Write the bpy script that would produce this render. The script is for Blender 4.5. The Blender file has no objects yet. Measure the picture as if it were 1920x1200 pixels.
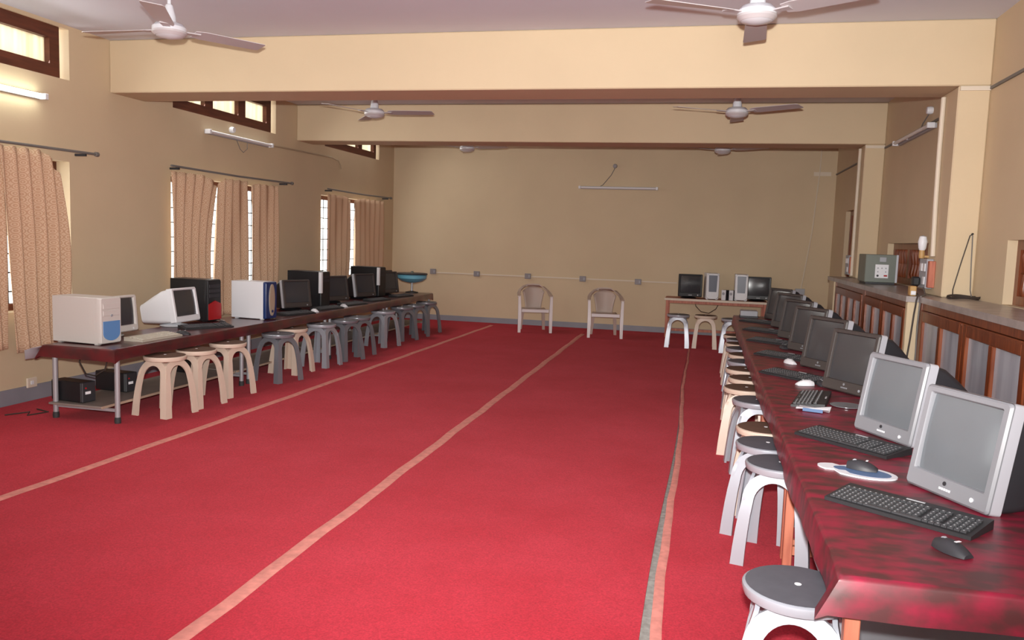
import bpy, bmesh, math, random
from mathutils import Vector, Matrix
random.seed(7)
PI = math.pi
sc = bpy.context.scene
COL = sc.collection

# ------------------------------------------------------------------ materials
def new_mat(name):
    m = bpy.data.materials.new(name); m.use_nodes = True
    nt = m.node_tree; b = nt.nodes['Principled BSDF']
    return m, nt, b
def plain(name, col, rough=.5, metal=0., spec=.5, noise=0., nscale=8., bump=0., bscale=60., coat=0.):
    m, nt, b = new_mat(name)
    b.inputs['Roughness'].default_value = rough
    b.inputs['Metallic'].default_value = metal
    b.inputs['Specular IOR Level'].default_value = spec
    b.inputs['Coat Weight'].default_value = coat
    b.inputs['Base Color'].default_value = (*col, 1)
    tc = nt.nodes.new('ShaderNodeTexCoord')
    if noise > 0:
        n = nt.nodes.new('ShaderNodeTexNoise'); n.inputs['Scale'].default_value = nscale
        n.inputs['Detail'].default_value = 5
        r = nt.nodes.new('ShaderNodeValToRGB')
        r.color_ramp.elements[0].position = .3; r.color_ramp.elements[1].position = .7
        r.color_ramp.elements[0].color = (*[c*(1-noise) for c in col], 1)
        r.color_ramp.elements[1].color = (*[min(1, c*(1+noise)) for c in col], 1)
        nt.links.new(tc.outputs['Object'], n.inputs['Vector'])
        nt.links.new(n.outputs['Fac'], r.inputs['Fac'])
        nt.links.new(r.outputs['Color'], b.inputs['Base Color'])
    if bump > 0:
        n2 = nt.nodes.new('ShaderNodeTexNoise'); n2.inputs['Scale'].default_value = bscale
        bp = nt.nodes.new('ShaderNodeBump'); bp.inputs['Strength'].default_value = bump; bp.inputs['Distance'].default_value = .01
        nt.links.new(tc.outputs['Object'], n2.inputs['Vector'])
        nt.links.new(n2.outputs['Fac'], bp.inputs['Height'])
        nt.links.new(bp.outputs['Normal'], b.inputs['Normal'])
    return m
def two_tone(name, c1, c2, scale=6., lo=.4, hi=.6, rough=.5, detail=6., stretch=None, spec=.5, bump=0., coat=0., metal=0.):
    m, nt, b = new_mat(name)
    b.inputs['Roughness'].default_value = rough; b.inputs['Specular IOR Level'].default_value = spec
    b.inputs['Coat Weight'].default_value = coat; b.inputs['Coat Roughness'].default_value = .25
    b.inputs['Metallic'].default_value = metal
    tc = nt.nodes.new('ShaderNodeTexCoord'); mp = nt.nodes.new('ShaderNodeMapping')
    if stretch: mp.inputs['Scale'].default_value = stretch
    n = nt.nodes.new('ShaderNodeTexNoise'); n.inputs['Scale'].default_value = scale; n.inputs['Detail'].default_value = detail
    r = nt.nodes.new('ShaderNodeValToRGB')
    r.color_ramp.elements[0].position = lo; r.color_ramp.elements[1].position = hi
    r.color_ramp.elements[0].color = (*c1, 1); r.color_ramp.elements[1].color = (*c2, 1)
    L = nt.links
    L.new(tc.outputs['Object'], mp.inputs['Vector']); L.new(mp.outputs['Vector'], n.inputs['Vector'])
    L.new(n.outputs['Fac'], r.inputs['Fac']); L.new(r.outputs['Color'], b.inputs['Base Color'])
    if bump > 0:
        bp = nt.nodes.new('ShaderNodeBump'); bp.inputs['Strength'].default_value = bump; bp.inputs['Distance'].default_value = .01
        L.new(n.outputs['Fac'], bp.inputs['Height']); L.new(bp.outputs['Normal'], b.inputs['Normal'])
    return m
def carpet_mat():
    m, nt, b = new_mat('red_carpet_pile')
    L = nt.links
    b.inputs['Roughness'].default_value = .95; b.inputs['Specular IOR Level'].default_value = .15
    b.inputs['Sheen Weight'].default_value = .06; b.inputs['Sheen Roughness'].default_value = .6
    b.inputs['Sheen Tint'].default_value = (1, .6, .6, 1)
    tc = nt.nodes.new('ShaderNodeTexCoord')
    n = nt.nodes.new('ShaderNodeTexNoise'); n.inputs['Scale'].default_value = 1.1; n.inputs['Detail'].default_value = 8; n.inputs['Roughness'].default_value = .65
    f = nt.nodes.new('ShaderNodeTexNoise'); f.inputs['Scale'].default_value = 130; f.inputs['Detail'].default_value = 3
    r = nt.nodes.new('ShaderNodeValToRGB')
    r.color_ramp.elements[0].position = .3; r.color_ramp.elements[1].position = .75
    r.color_ramp.elements[0].color = (.43, .013, .029, 1); r.color_ramp.elements[1].color = (.53, .032, .058, 1)
    r2 = nt.nodes.new('ShaderNodeValToRGB')
    r2.color_ramp.elements[0].position = .3; r2.color_ramp.elements[1].position = .7
    r2.color_ramp.elements[0].color = (.72, .72, .72, 1); r2.color_ramp.elements[1].color = (1.15, 1.15, 1.15, 1)
    mx = nt.nodes.new('ShaderNodeMix'); mx.data_type = 'RGBA'; mx.blend_type = 'MULTIPLY'; mx.inputs['Factor'].default_value = 1
    bp = nt.nodes.new('ShaderNodeBump'); bp.inputs['Strength'].default_value = .4; bp.inputs['Distance'].default_value = .004
    L.new(tc.outputs['Object'], n.inputs['Vector']); L.new(tc.outputs['Object'], f.inputs['Vector'])
    L.new(n.outputs['Fac'], r.inputs['Fac']); L.new(f.outputs['Fac'], r2.inputs['Fac'])
    L.new(r.outputs['Color'], mx.inputs['A']); L.new(r2.outputs['Color'], mx.inputs['B'])
    L.new(mx.outputs['Result'], b.inputs['Base Color'])
    L.new(f.outputs['Fac'], bp.inputs['Height']); L.new(bp.outputs['Normal'], b.inputs['Normal'])
    return m
def curtain_mat():
    m, nt, b = new_mat('patterned_curtain_cloth')
    L = nt.links
    tc = nt.nodes.new('ShaderNodeTexCoord'); mp = nt.nodes.new('ShaderNodeMapping'); mp.inputs['Scale'].default_value = (0, 1, 1)
    v = nt.nodes.new('ShaderNodeTexVoronoi'); v.inputs['Scale'].default_value = 21; v.inputs['Randomness'].default_value = .15
    w = nt.nodes.new('ShaderNodeMath'); w.operation = 'SINE'
    k = nt.nodes.new('ShaderNodeMath'); k.operation = 'MULTIPLY'; k.inputs[1].default_value = 24
    r = nt.nodes.new('ShaderNodeValToRGB'); e = r.color_ramp.elements
    e[0].position = .2; e[0].color = (.56, .35, .225, 1); e[1].position = .8; e[1].color = (.70, .52, .36, 1)
    L.new(tc.outputs['Object'], mp.inputs['Vector']); L.new(mp.outputs['Vector'], v.inputs['Vector'])
    L.new(v.outputs['Distance'], k.inputs[0]); L.new(k.outputs[0], w.inputs[0])
    mr = nt.nodes.new('ShaderNodeMapRange'); mr.inputs['From Min'].default_value = -1
    L.new(w.outputs[0], mr.inputs['Value']); L.new(mr.outputs['Result'], r.inputs['Fac'])
    L.new(r.outputs['Color'], b.inputs['Base Color'])
    b.inputs['Roughness'].default_value = .9; b.inputs['Specular IOR Level'].default_value = .1
    tr = nt.nodes.new('ShaderNodeBsdfTranslucent'); tr.inputs['Color'].default_value = (.7, .42, .22, 1)
    ms = nt.nodes.new('ShaderNodeMixShader'); ms.inputs['Fac'].default_value = .10
    out = nt.nodes['Material Output']
    L.new(b.outputs['BSDF'], ms.inputs[1]); L.new(tr.outputs['BSDF'], ms.inputs[2]); L.new(ms.outputs['Shader'], out.inputs['Surface'])
    return m
def frosted_mat():
    m, nt, b = new_mat('frosted_glass')
    L = nt.links; out = nt.nodes['Material Output']
    tr = nt.nodes.new('ShaderNodeBsdfTranslucent')
    tc = nt.nodes.new('ShaderNodeTexCoord'); mp = nt.nodes.new('ShaderNodeMapping'); mp.inputs['Scale'].default_value = (1, 26, 1.5)
    n = nt.nodes.new('ShaderNodeTexNoise'); n.inputs['Scale'].default_value = 1.
    r = nt.nodes.new('ShaderNodeValToRGB'); r.color_ramp.elements[0].color = (.50, .44, .33, 1); r.color_ramp.elements[1].color = (.84, .79, .68, 1)
    L.new(tc.outputs['Object'], mp.inputs['Vector']); L.new(mp.outputs['Vector'], n.inputs['Vector']); L.new(n.outputs['Fac'], r.inputs['Fac'])
    L.new(r.outputs['Color'], tr.inputs['Color'])
    g = nt.nodes.new('ShaderNodeBsdfGlossy'); g.inputs['Roughness'].default_value = .3
    ms = nt.nodes.new('ShaderNodeMixShader'); ms.inputs['Fac'].default_value = .04
    L.new(tr.outputs['BSDF'], ms.inputs[1]); L.new(g.outputs['BSDF'], ms.inputs[2]); L.new(ms.outputs['Shader'], out.inputs['Surface'])
    return m
def clear_mat():
    m, nt, b = new_mat('clear_window_glass')
    L = nt.links; out = nt.nodes['Material Output']
    tr = nt.nodes.new('ShaderNodeBsdfTransparent'); tr.inputs['Color'].default_value = (.95, .97, .97, 1)
    g = nt.nodes.new('ShaderNodeBsdfGlossy'); g.inputs['Roughness'].default_value = .05
    ms = nt.nodes.new('ShaderNodeMixShader'); ms.inputs['Fac'].default_value = .06
    L.new(tr.outputs['BSDF'], ms.inputs[1]); L.new(g.outputs['BSDF'], ms.inputs[2]); L.new(ms.outputs['Shader'], out.inputs['Surface'])
    return m
def emit_mat(name, col, s):
    m, nt, b = new_mat(name)
    b.inputs['Base Color'].default_value = (*col, 1)
    b.inputs['Emission Color'].default_value = (*col, 1); b.inputs['Emission Strength'].default_value = s
    return m

M = dict(
    wall=plain('cream_wall_paint', (.605, .485, .325), .75, noise=.035, nscale=1.5, bump=.06, bscale=45, spec=.25),
    trimw=plain('off_white_casing', (.66, .58, .47), .6),
    ceil=plain('lavender_white_ceiling', (.62, .64, .72), .85, noise=.03, nscale=1.2, spec=.2),
    skirt=plain('grey_skirting_paint', (.25, .255, .29), .6, noise=.08, nscale=4),
    concrete=two_tone('grey_floor_concrete', (.22, .21, .19), (.36, .35, .32), 30, .35, .65, .9),
    carpet=carpet_mat(),
    bind=plain('faded_pink_carpet_binding', (.62, .24, .20), .9, noise=.15, nscale=25, spec=.2),
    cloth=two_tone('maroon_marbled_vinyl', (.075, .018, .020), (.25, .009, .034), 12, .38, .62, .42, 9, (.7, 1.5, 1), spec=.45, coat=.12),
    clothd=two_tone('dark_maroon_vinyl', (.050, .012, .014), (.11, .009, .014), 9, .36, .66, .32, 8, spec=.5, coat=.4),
    clothback=plain('pale_vinyl_backing', (.45, .45, .48), .7),
    silver=plain('silver_plastic', (.37, .385, .43), .36, spec=.6, metal=.25),
    silverd=plain('dark_silver_plastic', (.23, .24, .27), .28, spec=.6, metal=.35),
    padgrey=plain('dark_grey_seat_top', (.085, .085, .10), .55, spec=.25, noise=.06, nscale=30),
    beige=plain('beige_plastic', (.62, .50, .405), .45, spec=.5),
    padbrown=plain('brown_seat_top', (.12, .07, .05), .7, spec=.12, noise=.06, nscale=30),
    label=plain('white_moulding_mark', (.85, .85, .88), .4),
    steel=plain('painted_steel_tube', (.36, .36, .38), .4, metal=.3),
    rubber=plain('black_rubber', (.03, .03, .032), .7),
    laminate=plain('pale_laminate_board', (.42, .31, .23), .5, noise=.06, nscale=10),
    shelfgrey=plain('worn_shelf_laminate', (.22, .185, .165), .5, noise=.12, nscale=6),
    lampgrey=plain('grey_laminate', (.34, .35, .38), .5),
    redwood=two_tone('red_brown_wood', (.36, .10, .06), (.50, .17, .10), 4, .35, .65, .55, 5, (8, 8, 1)),
    wood=two_tone('varnished_brown_wood', (.13, .026, .007), (.235, .058, .017), 4, .35, .65, .35, 5, (10, 10, 1), coat=.2),
    wooddk=two_tone('dark_brown_window_wood', (.075, .017, .007), (.12, .03, .012), 4, .35, .65, .5, 5, (1, 1, 8)),
    pane=two_tone('grey_cabinet_glass', (.33, .34, .38), (.47, .48, .53), 3, .35, .65, .22, 4, (1, 3, .4), spec=.5),
    stone=two_tone('grey_stone_slab', (.27, .235, .225), (.40, .35, .33), 8, .35, .65, .3, 6, spec=.5),
    black=plain('black_plastic', (.012, .012, .014), .4, spec=.4),
    blackm=plain('charcoal_plastic', (.028, .028, .033), .5, spec=.4),
    darkbez=plain('dark_brown_grey_bezel', (.055, .045, .042), .45, spec=.4),
    silverbez=plain('silver_grey_bezel', (.23, .235, .255), .4, spec=.5),
    edgesil=plain('bright_silver_edge', (.50, .51, .56), .35, spec=.5, metal=.1),
    screen=plain('grey_tube_screen', (.15, .165, .18), .13, spec=.6, noise=.05, nscale=3),
    screenm=plain('mid_tube_screen', (.058, .058, .062), .14, spec=.6, noise=.05, nscale=3),
    slate=plain('slate_blue_panel', (.10, .11, .15), .35),
    screend=plain('dark_tube_screen', (.045, .045, .05), .15, spec=.6),
    cream=plain('computer_beige_plastic', (.56, .53, .50), .45, spec=.4),
    white=plain('white_plastic', (.72, .73, .76), .4, spec=.4),
    whitew=plain('fan_white_enamel', (.66, .68, .72), .3, spec=.5),
    blade=plain('grey_white_fan_blade', (.50, .47, .48), .4, spec=.5),
    gold=plain('tan_enamel', (.48, .30, .14), .4, spec=.5),
    blue=plain('translucent_blue_plastic', (.11, .25, .50), .25, spec=.5),
    navy=plain('deep_blue_plastic', (.01, .03, .12), .3, spec=.5),
    skyblue=plain('light_blue_enamel', (.17, .47, .62), .4, spec=.5),
    red=plain('glossy_red_plastic', (.38, .012, .015), .25, spec=.5),
    tan=plain('pale_tan_plastic', (.40, .32, .24), .4),
    kbd=plain('keyboard_black', (.02, .02, .022), .5), key=plain('key_cap_charcoal', (.045, .046, .05), .4),
    glyph=plain('pale_key_print', (.42, .43, .45), .5),
    kbdb=plain('keyboard_beige', (.46, .41, .34), .5), keyb=plain('key_cap_cream', (.55, .51, .43), .45),
    chair=plain('dull_pinkish_chair_plastic', (.47, .37, .32), .45, spec=.4),
    chairw=plain('white_chair_plastic', (.66, .60, .60), .4, spec=.5),
    green=plain('grey_green_enamel', (.145, .165, .14), .45, noise=.05, nscale=5),
    greend=plain('dark_green_enamel', (.07, .075, .06), .5),
    conduit=plain('wall_toned_conduit', (.40, .31, .21), .6),
    brass=plain('tan_card', (.45, .27, .10), .5),
    curtain=curtain_mat(), frost=frosted_mat(), clear=clear_mat(),
    tube=emit_mat('lit_fluorescent_tube', (.93, 1, .88), 14.),
    tubeoff=plain('unlit_white_tube', (.72, .72, .74), .3),
    batten=plain('grey_lamp_batten', (.38, .37, .40), .5),
    wire=plain('dark_brown_cable', (.04, .028, .022), .6), wireg=plain('grey_cable', (.16, .15, .14), .6),
    socket=plain('grey_socket_plate', (.24, .22, .23), .5),
    paper=plain('white_printed_card', (.75, .76, .80), .35), padblue=plain('blue_print', (.09, .16, .30), .4),
    cd=plain('disc_silver', (.30, .31, .33), .2, metal=.5),
    drape=two_tone('dark_red_slats', (.05, .014, .012), (.20, .055, .028), 3, .35, .6, .5, 4, (1, 9, .3)),
)

# ------------------------------------------------------------------ mesh helpers
class MB:
    def __init__(s): s.bm = bmesh.new()
    def box(s, x0, x1, y0, y1, z0, z1, bev=0., mat=None, seg=1):
        r = bmesh.ops.create_cube(s.bm, size=1.)
        T = Matrix.Translation(((x0+x1)/2, (y0+y1)/2, (z0+z1)/2)) @ Matrix.Diagonal((x1-x0, y1-y0, z1-z0, 1))
        bmesh.ops.transform(s.bm, matrix=T, verts=r['verts'])
        vs = r['verts']
        if bev > 0:
            es = list({e for v in vs for e in v.link_edges})
            q = bmesh.ops.bevel(s.bm, geom=es, offset=bev, segments=seg, affect='EDGES', profile=.5)
            vs = list({v for v in q['verts']} | {v for v in vs if v.is_valid})
        if mat is not None: bmesh.ops.transform(s.bm, matrix=mat, verts=vs)
        return s
    def tube(s, pts, r, n=8, closed=False, cap=True):
        pts = [Vector(p) for p in pts]; N = len(pts); rings = []
        rr = r if isinstance(r, (list, tuple)) else [r]*N
        up = None
        for i, p in enumerate(pts):
            a = pts[i-1] if (i > 0 or closed) else p; b = pts[(i+1) % N] if (i < N-1 or closed) else p
            t = (b-a).normalized()
            if up is None:
                up = Vector((0, 0, 1)) if abs(t.z) < .9 else Vector((1, 0, 0))
            u = t.cross(up)
            if u.length < 1e-6: u = t.cross(Vector((1, .3, 0)))
            u.normalize(); w = u.cross(t).normalized(); up = w
            rings.append([s.bm.verts.new(p + rr[i]*(math.cos(2*PI*k/n)*u + math.sin(2*PI*k/n)*w)) for k in range(n)])
        for i in range(N if closed else N-1):
            A, B = rings[i], rings[(i+1) % N]
            for k in range(n): s.bm.faces.new((A[k], A[(k+1) % n], B[(k+1) % n], B[k]))
        if cap and not closed:
            s.bm.faces.new(rings[0][::-1]); s.bm.faces.new(rings[-1])
        return s
    def lathe(s, prof, n=24, mat=None, cap=True):
        rings = []; vs = []
        for (r, z) in prof:
            ring = [s.bm.verts.new((r*math.cos(2*PI*k/n), r*math.sin(2*PI*k/n), z)) for k in range(n)]
            rings.append(ring); vs += ring
        for A, B in zip(rings, rings[1:]):
            for k in range(n): s.bm.faces.new((A[k], A[(k+1) % n], B[(k+1) % n], B[k]))
        if cap:
            if prof[0][0] > 1e-5: s.bm.faces.new(rings[0][::-1])
            if prof[-1][0] > 1e-5: s.bm.faces.new(rings[-1])
        if mat is not None: bmesh.ops.transform(s.bm, matrix=mat, verts=vs)
        return s
    def loft(s, loops, cap=True, closed=True, mat=None):
        R = [[s.bm.verts.new(p) for p in lp] for lp in loops]
        n = len(R[0])
        for A, B in zip(R, R[1:]):
            for k in range(n if closed else n-1): s.bm.faces.new((A[k], A[(k+1) % n], B[(k+1) % n], B[k]))
        if cap and closed: s.bm.faces.new(R[0][::-1]); s.bm.faces.new(R[-1])
        if mat is not None: bmesh.ops.transform(s.bm, matrix=mat, verts=[v for r in R for v in r])
        return s
    def prism(s, poly, axis, a, b, mat=None):
        """extrude polygon (2-D pts) along axis from a to b"""
        def P(p, t):
            return {'x': (t, p[0], p[1]), 'y': (p[0], t, p[1]), 'z': (p[0], p[1], t)}[axis]
        return s.loft([[P(p, a) for p in poly], [P(p, b) for p in poly]], mat=mat)
    def data(s, name, mats, smooth=None):
        me = bpy.data.meshes.new(name)
        bmesh.ops.remove_doubles(s.bm, verts=s.bm.verts, dist=1e-6)
        bmesh.ops.recalc_face_normals(s.bm, faces=s.bm.faces)
        s.bm.to_mesh(me); s.bm.free()
        for m in (mats if isinstance(mats, (list, tuple)) else [mats]): me.materials.append(m)
        if smooth is not None:
            me.polygons.foreach_set('use_smooth', [True]*len(me.polygons))
            me.set_sharp_from_angle(angle=math.radians(smooth))
        return me
def obj(name, mb, mat, parent=None, loc=None, rot=None, smooth=35, label=None):
    o = bpy.data.objects.new(name, mb.data(name, mat, smooth)); COL.objects.link(o)
    if parent is not None: o.parent = parent
    if loc: o.location = loc
    if rot: o.rotation_euler = rot
    if label: o['label'] = label
    return o
def tag(o, label, cat, group=None, kind=None):
    o['label'] = label; o['category'] = cat
    if group: o['group'] = group
    if kind: o['kind'] = kind
    return o
def thing(name, label, cat, loc=(0, 0, 0), rz=0., group=None):
    o = bpy.data.objects.new(name, None); o.empty_display_size = .1; COL.objects.link(o)
    o.location = loc; o.rotation_euler = (0, 0, rz)
    return tag(o, label, cat, group)
def struct(name, mb, mat, smooth=None, parent=None):
    o = obj(name, mb, mat, parent, smooth=smooth)
    if parent is None: o['kind'] = 'structure'
    return o
KIDS = {}
def kids(o): return [c for c in COL.objects if c.parent == o]
def dup(root, loc, rz, label, group=None):
    r = root.copy(); COL.objects.link(r); r.location = loc; r.rotation_euler = (0, 0, rz)
    r['label'] = label
    if group: r['group'] = group
    for ch in kids(root):
        c = ch.copy(); COL.objects.link(c); c.parent = r
        for g in kids(ch):
            d = g.copy(); COL.objects.link(d); d.parent = c
    return r
def rbox_loop(w, h, r, n=4, cx=0, cz=0):
    """rounded rectangle in (x,z)"""
    pts = []
    for (sx, sz, a0) in ((1, 1, 0), (-1, 1, PI/2), (-1, -1, PI), (1, -1, 3*PI/2)):
        for k in range(n+1):
            a = a0 + PI/2*k/n
            pts.append((cx + sx*(w/2-r) + r*math.cos(a), cz + sz*(h/2-r) + r*math.sin(a)))
    return pts

# ------------------------------------------------------------------ camera
CAM_H = 1.45
f_px, yaw, pitch, roll = 1538.636, .226488206, -.0990277513, -.0333485428
F = Vector((-math.sin(yaw)*math.cos(pitch), math.cos(yaw)*math.cos(pitch), math.sin(pitch)))
r0 = Vector((math.cos(yaw), math.sin(yaw), 0)); d0 = F.cross(r0)
c_, s_ = math.cos(roll), math.sin(roll)
rr = c_*r0 + s_*d0; dd = -s_*r0 + c_*d0
cam = bpy.data.cameras.new('camera'); camo = bpy.data.objects.new('camera', cam); COL.objects.link(camo)
camo.matrix_world = Matrix(((rr.x, -dd.x, -F.x, 0), (rr.y, -dd.y, -F.y, 0), (rr.z, -dd.z, -F.z, CAM_H), (0, 0, 0, 1)))
cam.sensor_width = 36; cam.lens = 36*f_px/1920; cam.clip_start = .05
sc.camera = camo

# ------------------------------------------------------------------ room shell
XL, XR, YE, ZC, Y0 = -5.27, 1.90, 13.45, 3.09, -2.5
fl = MB().box(XL-.3, XR+.3, Y0, YE+.3, -.12, 0.)
struct('floor', fl, M['concrete'])
struct('ceiling', MB().box(XL-.3, XR+.3, Y0, YE+.3, ZC, ZC+.15), M['ceil'])
struct('wall_end', MB().box(XL-.3, XR+.3, YE, YE+.25, 0, ZC), M['wall'])

def holed_wall(y0, y1, z0, z1, xa, xb, holes):
    mb = MB()
    ys = sorted({y0, y1} | {v for h in holes for v in h[:2]}); zs = sorted({z0, z1} | {v for h in holes for v in h[2:]})
    vt = {}
    def V(x, y, z):
        k = (round(x, 5), round(y, 5), round(z, 5))
        if k not in vt: vt[k] = mb.bm.verts.new((x, y, z))
        return vt[k]
    def solid(i, j):
        if i < 0 or j < 0 or i >= len(ys)-1 or j >= len(zs)-1: return False
        yc, zc = (ys[i]+ys[i+1])/2, (zs[j]+zs[j+1])/2
        return not any(h[0] < yc < h[1] and h[2] < zc < h[3] for h in holes)
    for i in range(len(ys)-1):
        for j in range(len(zs)-1):
            if not solid(i, j): continue
            a, b, c, d = ys[i], ys[i+1], zs[j], zs[j+1]
            for x in (xa, xb): mb.bm.faces.new([V(x, a, c), V(x, b, c), V(x, b, d), V(x, a, d)])
            if not solid(i-1, j): mb.bm.faces.new([V(xa, a, c), V(xa, a, d), V(xb, a, d), V(xb, a, c)])
            if not solid(i+1, j): mb.bm.faces.new([V(xa, b, c), V(xa, b, d), V(xb, b, d), V(xb, b, c)])
            if not solid(i, j-1): mb.bm.faces.new([V(xa, a, c), V(xa, b, c), V(xb, b, c), V(xb, a, c)])
            if not solid(i, j+1): mb.bm.faces.new([V(xa, a, d), V(xa, b, d), V(xb, b, d), V(xb, a, d)])
    return mb
bk = MB(); xs_ = [XL, -4.6, -3.0, -.4, 1.2, XR]
for i in range(5):
    if i in (1, 3): bk.box(xs_[i], xs_[i+1], Y0-.2, Y0, 0, .5).box(xs_[i], xs_[i+1], Y0-.2, Y0, 2.7, ZC)
    else: bk.box(xs_[i], xs_[i+1], Y0-.2, Y0, 0, ZC)
struct('wall_back', bk, M['wall'])  # unseen wall behind the camera, its two openings sized for the ambient daylight
WIN = [(3.9, 6.0, .74, 1.97), (7.36, 9.46, .74, 1.97), (10.70, 12.86, .74, 1.97)]
VEN = [(3.86, 6.02, 2.645, 3.06), (7.40, 9.44, 2.645, 3.06), (10.80, 12.78, 2.655, 3.06)]
struct('wall_left', holed_wall(Y0, YE, 0, ZC, XL, XL-.25, WIN+VEN), M['wall'])
RWIN = [(3.9, 5.90, 1.13, 1.545), (7.45, 9.46, 1.13, 1.53), (10.9, 12.32, 1.0, 1.98)]
struct('wall_right', holed_wall(Y0, YE, 0, ZC, XR, XR+.25, RWIN), M['wall'])
# beams and pillars
BE = [(6.5, 6.97), (9.98, 10.43)]
for k, (a, b) in enumerate(BE):
    struct('ceiling_beam', MB().box(XL+.001, XR-.001, a, b, 2.63, ZC-.001, bev=.008), M['wall'])
    struct('pillar', MB().box(1.69, XR-.001, a, b, 1.128, 2.629, bev=.008), M['wall'])
struct('pillar', MB().box(1.47, 1.69, 6.50, 6.56, 0., 1.084, bev=.004), M['wall'])
struct('pillar', MB().box(1.47, 1.69, 10.02, 10.40, 0., 1.084, bev=.004), M['wall'])
# skirting
struct('baseboard_left', MB().box(XL, XL+.012, Y0, YE-.012, 0.001, .135), M['skirt'])
struct('baseboard_end', MB().box(XL, XR, YE-.012, YE, 0.001, .10), M['skirt'])
# casing strips
struct('trim_1', MB().box(1.70, 1.895, 6.485, 6.4995, 2.595, 2.625), M['trimw'])
struct('trim_2', MB().box(1.69, 1.895, 9.965, 9.9795, 2.585, 2.615), M['trimw'])
struct('trim_3', MB().box(1.57, 1.82, YE-.014, YE-.0005, 2.555, 2.615), M['trimw'])
struct('trim_4', MB().box(XR-.014, XR-.0005, 3.5, 6.48, 2.60, 2.62), M['wireg'])
struct('trim_5', MB().box(XR-.014, XR-.0005, 6.99, 9.96, 2.578, 2.598), M['wireg'])
struct('trim_6', MB().box(XR-.014, XR-.0005, 10.45, YE-.02, 2.57, 2.59), M['wireg'])
struct('trim_7', MB().box(-4.50, -.40, YE-.012, YE-.0005, .816, .836), M['trimw'])

# ------------------------------------------------------------------ carpets
zt = .012
def seamX(k, y):  # measured positions of the three seams
    if k == 1: return -3.50 + (y-3.47)*.0158
    if k == 2: return -1.715 + (y-2.44)*-.0051
    return -.078 + (y-2.95)*-.006 + (.012*math.sin(y*1.3))
def carpet(name, left, right, z, label, ys=None):
    mb = MB(); N = 70; rows = []
    for i in range(N+1):
        y = Y0+.2 + (YE-.02-Y0-.2)*i/N
        a, b = left(y), right(y)
        rows.append([(a, y, 0.0012), (a, y, z), (b, y, z), (b, y, 0.0012)])
    mb.loft(rows)
    return tag(obj(name, mb, M['carpet'], smooth=30), label, 'carpet')
def strip_obj(name, par, cx, w0, w1, z, mat, y0, y1, wig=.004, N=90):
    mb = MB(); rows = []
    for i in range(N+1):
        t = i/N; y = y0+(y1-y0)*t; w = (w0+(w1-w0)*t)/2
        c = cx(y) + wig*math.sin(y*5.1) + wig*.6*math.sin(y*11.7+1)
        rows.append([(c-w, y, z-.003), (c-w*.7, y, z), (c+w*.7, y, z), (c+w, y, z-.003)])
    mb.loft(rows); return obj(name, mb, mat, par)
G = 'red carpet runners laid side by side'
gap3 = lambda y: max(0., .036 + (2.95-y)*.009) if y < 6.6 else 0.
c1 = carpet('carpet_runner', lambda y: XL+.02, lambda y: seamX(1, y)-.004, zt, 'red carpet runner along the left wall, under the long table')
c2 = carpet('carpet_runner', lambda y: seamX(1, y)+.001, lambda y: seamX(2, y)-.004, zt, 'red carpet runner between the two long pale seams on the left half of the floor')
c3 = carpet('carpet_runner', lambda y: seamX(2, y)+.001, lambda y: seamX(3, y)-.034-gap3(y), zt, 'red carpet runner in the middle of the hall, brightest in front of the camera')
c4 = carpet('carpet_runner', lambda y: seamX(3, y)-.03, lambda y: XR-.02, zt, 'red carpet runner under the right row of stools and tables')
for c in (c1, c2, c3, c4): c['group'] = G
strip_obj('edge_binding', c2, lambda y: seamX(1, y), .072, .066, zt+.004, M['bind'], Y0+.3, YE-.4)
strip_obj('edge_binding', c3, lambda y: seamX(2, y), .072, .066, zt+.004, M['bind'], Y0+.3, YE-.9)
strip_obj('edge_binding', c4, lambda y: seamX(3, y)-.012, .058, .018, zt+.004, M['bind'], Y0+.3, YE-1.4, .003)

# ------------------------------------------------------------------ left wall windows
def frame_box(mb, x0, x1, y0, y1, z0, z1, t, mull=(), rails=()):
    mb.box(x0, x1, y0, y1, z0, z0+t).box(x0, x1, y0, y1, z1-t, z1)
    mb.box(x0, x1, y0, y0+t, z0+t, z1-t).box(x0, x1, y1-t, y1, z0+t, z1-t)
    for m, w in mull: mb.box(x0, x1, m-w/2, m+w/2, z0+t, z1-t)
    return mb
for k, (a, b, z0, z1) in enumerate(WIN):
    x0, x1 = XL-.20, XL-.13; t = .055
    third = (b-a)/3; f1, f2 = ((1/3, 2/3), (1/3, 2/3), (.30, .76))[k]
    w = struct('window_%d' % (k+1), frame_box(MB(), x0, x1, a, b, z0, z1, t, [(a+f1*(b-a), .07), (a+f2*(b-a), .07)]), M['wooddk'])
    gm = MB()
    for j in range(1, 8): gm.box(x0+.055, x0+.067, a+.05, b-.05, z0+j*.152-.006, z0+j*.152+.006)
    for j in range(1, 12):
        y = a+(b-a)*j/12; gm.tube([(x0+.06, y, z0+.05), (x0+.06, y, z1-.05)], .006, 6)
    obj('grille', gm, M['black'], w)
    for j in range(3):
        obj('pane', MB().box(x0+.02, x0+.026, a+third*j+.03, a+third*(j+1)-.03, z0+.05, z1-.05), M['clear'], w, smooth=None)
for k, (a, b, z0, z1) in enumerate(VEN):
    x0, x1 = XL-.10, XL-.02; t = .105; b2 = b-.085
    third = (b2-a)/3
    w = struct('window_%d' % (k+4), frame_box(MB(), x0, x1, a, b2, z0, z1, t, [(a+third, .15), (a+2*third, .15)]), M['wooddk'])
    for j in range(3):
        obj('pane', MB().box(x0+.02, x0+.03, a+third*j+.04, a+third*(j+1)-.04, z0+.05, z1-.05), M['frost'], w, smooth=None)

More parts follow.
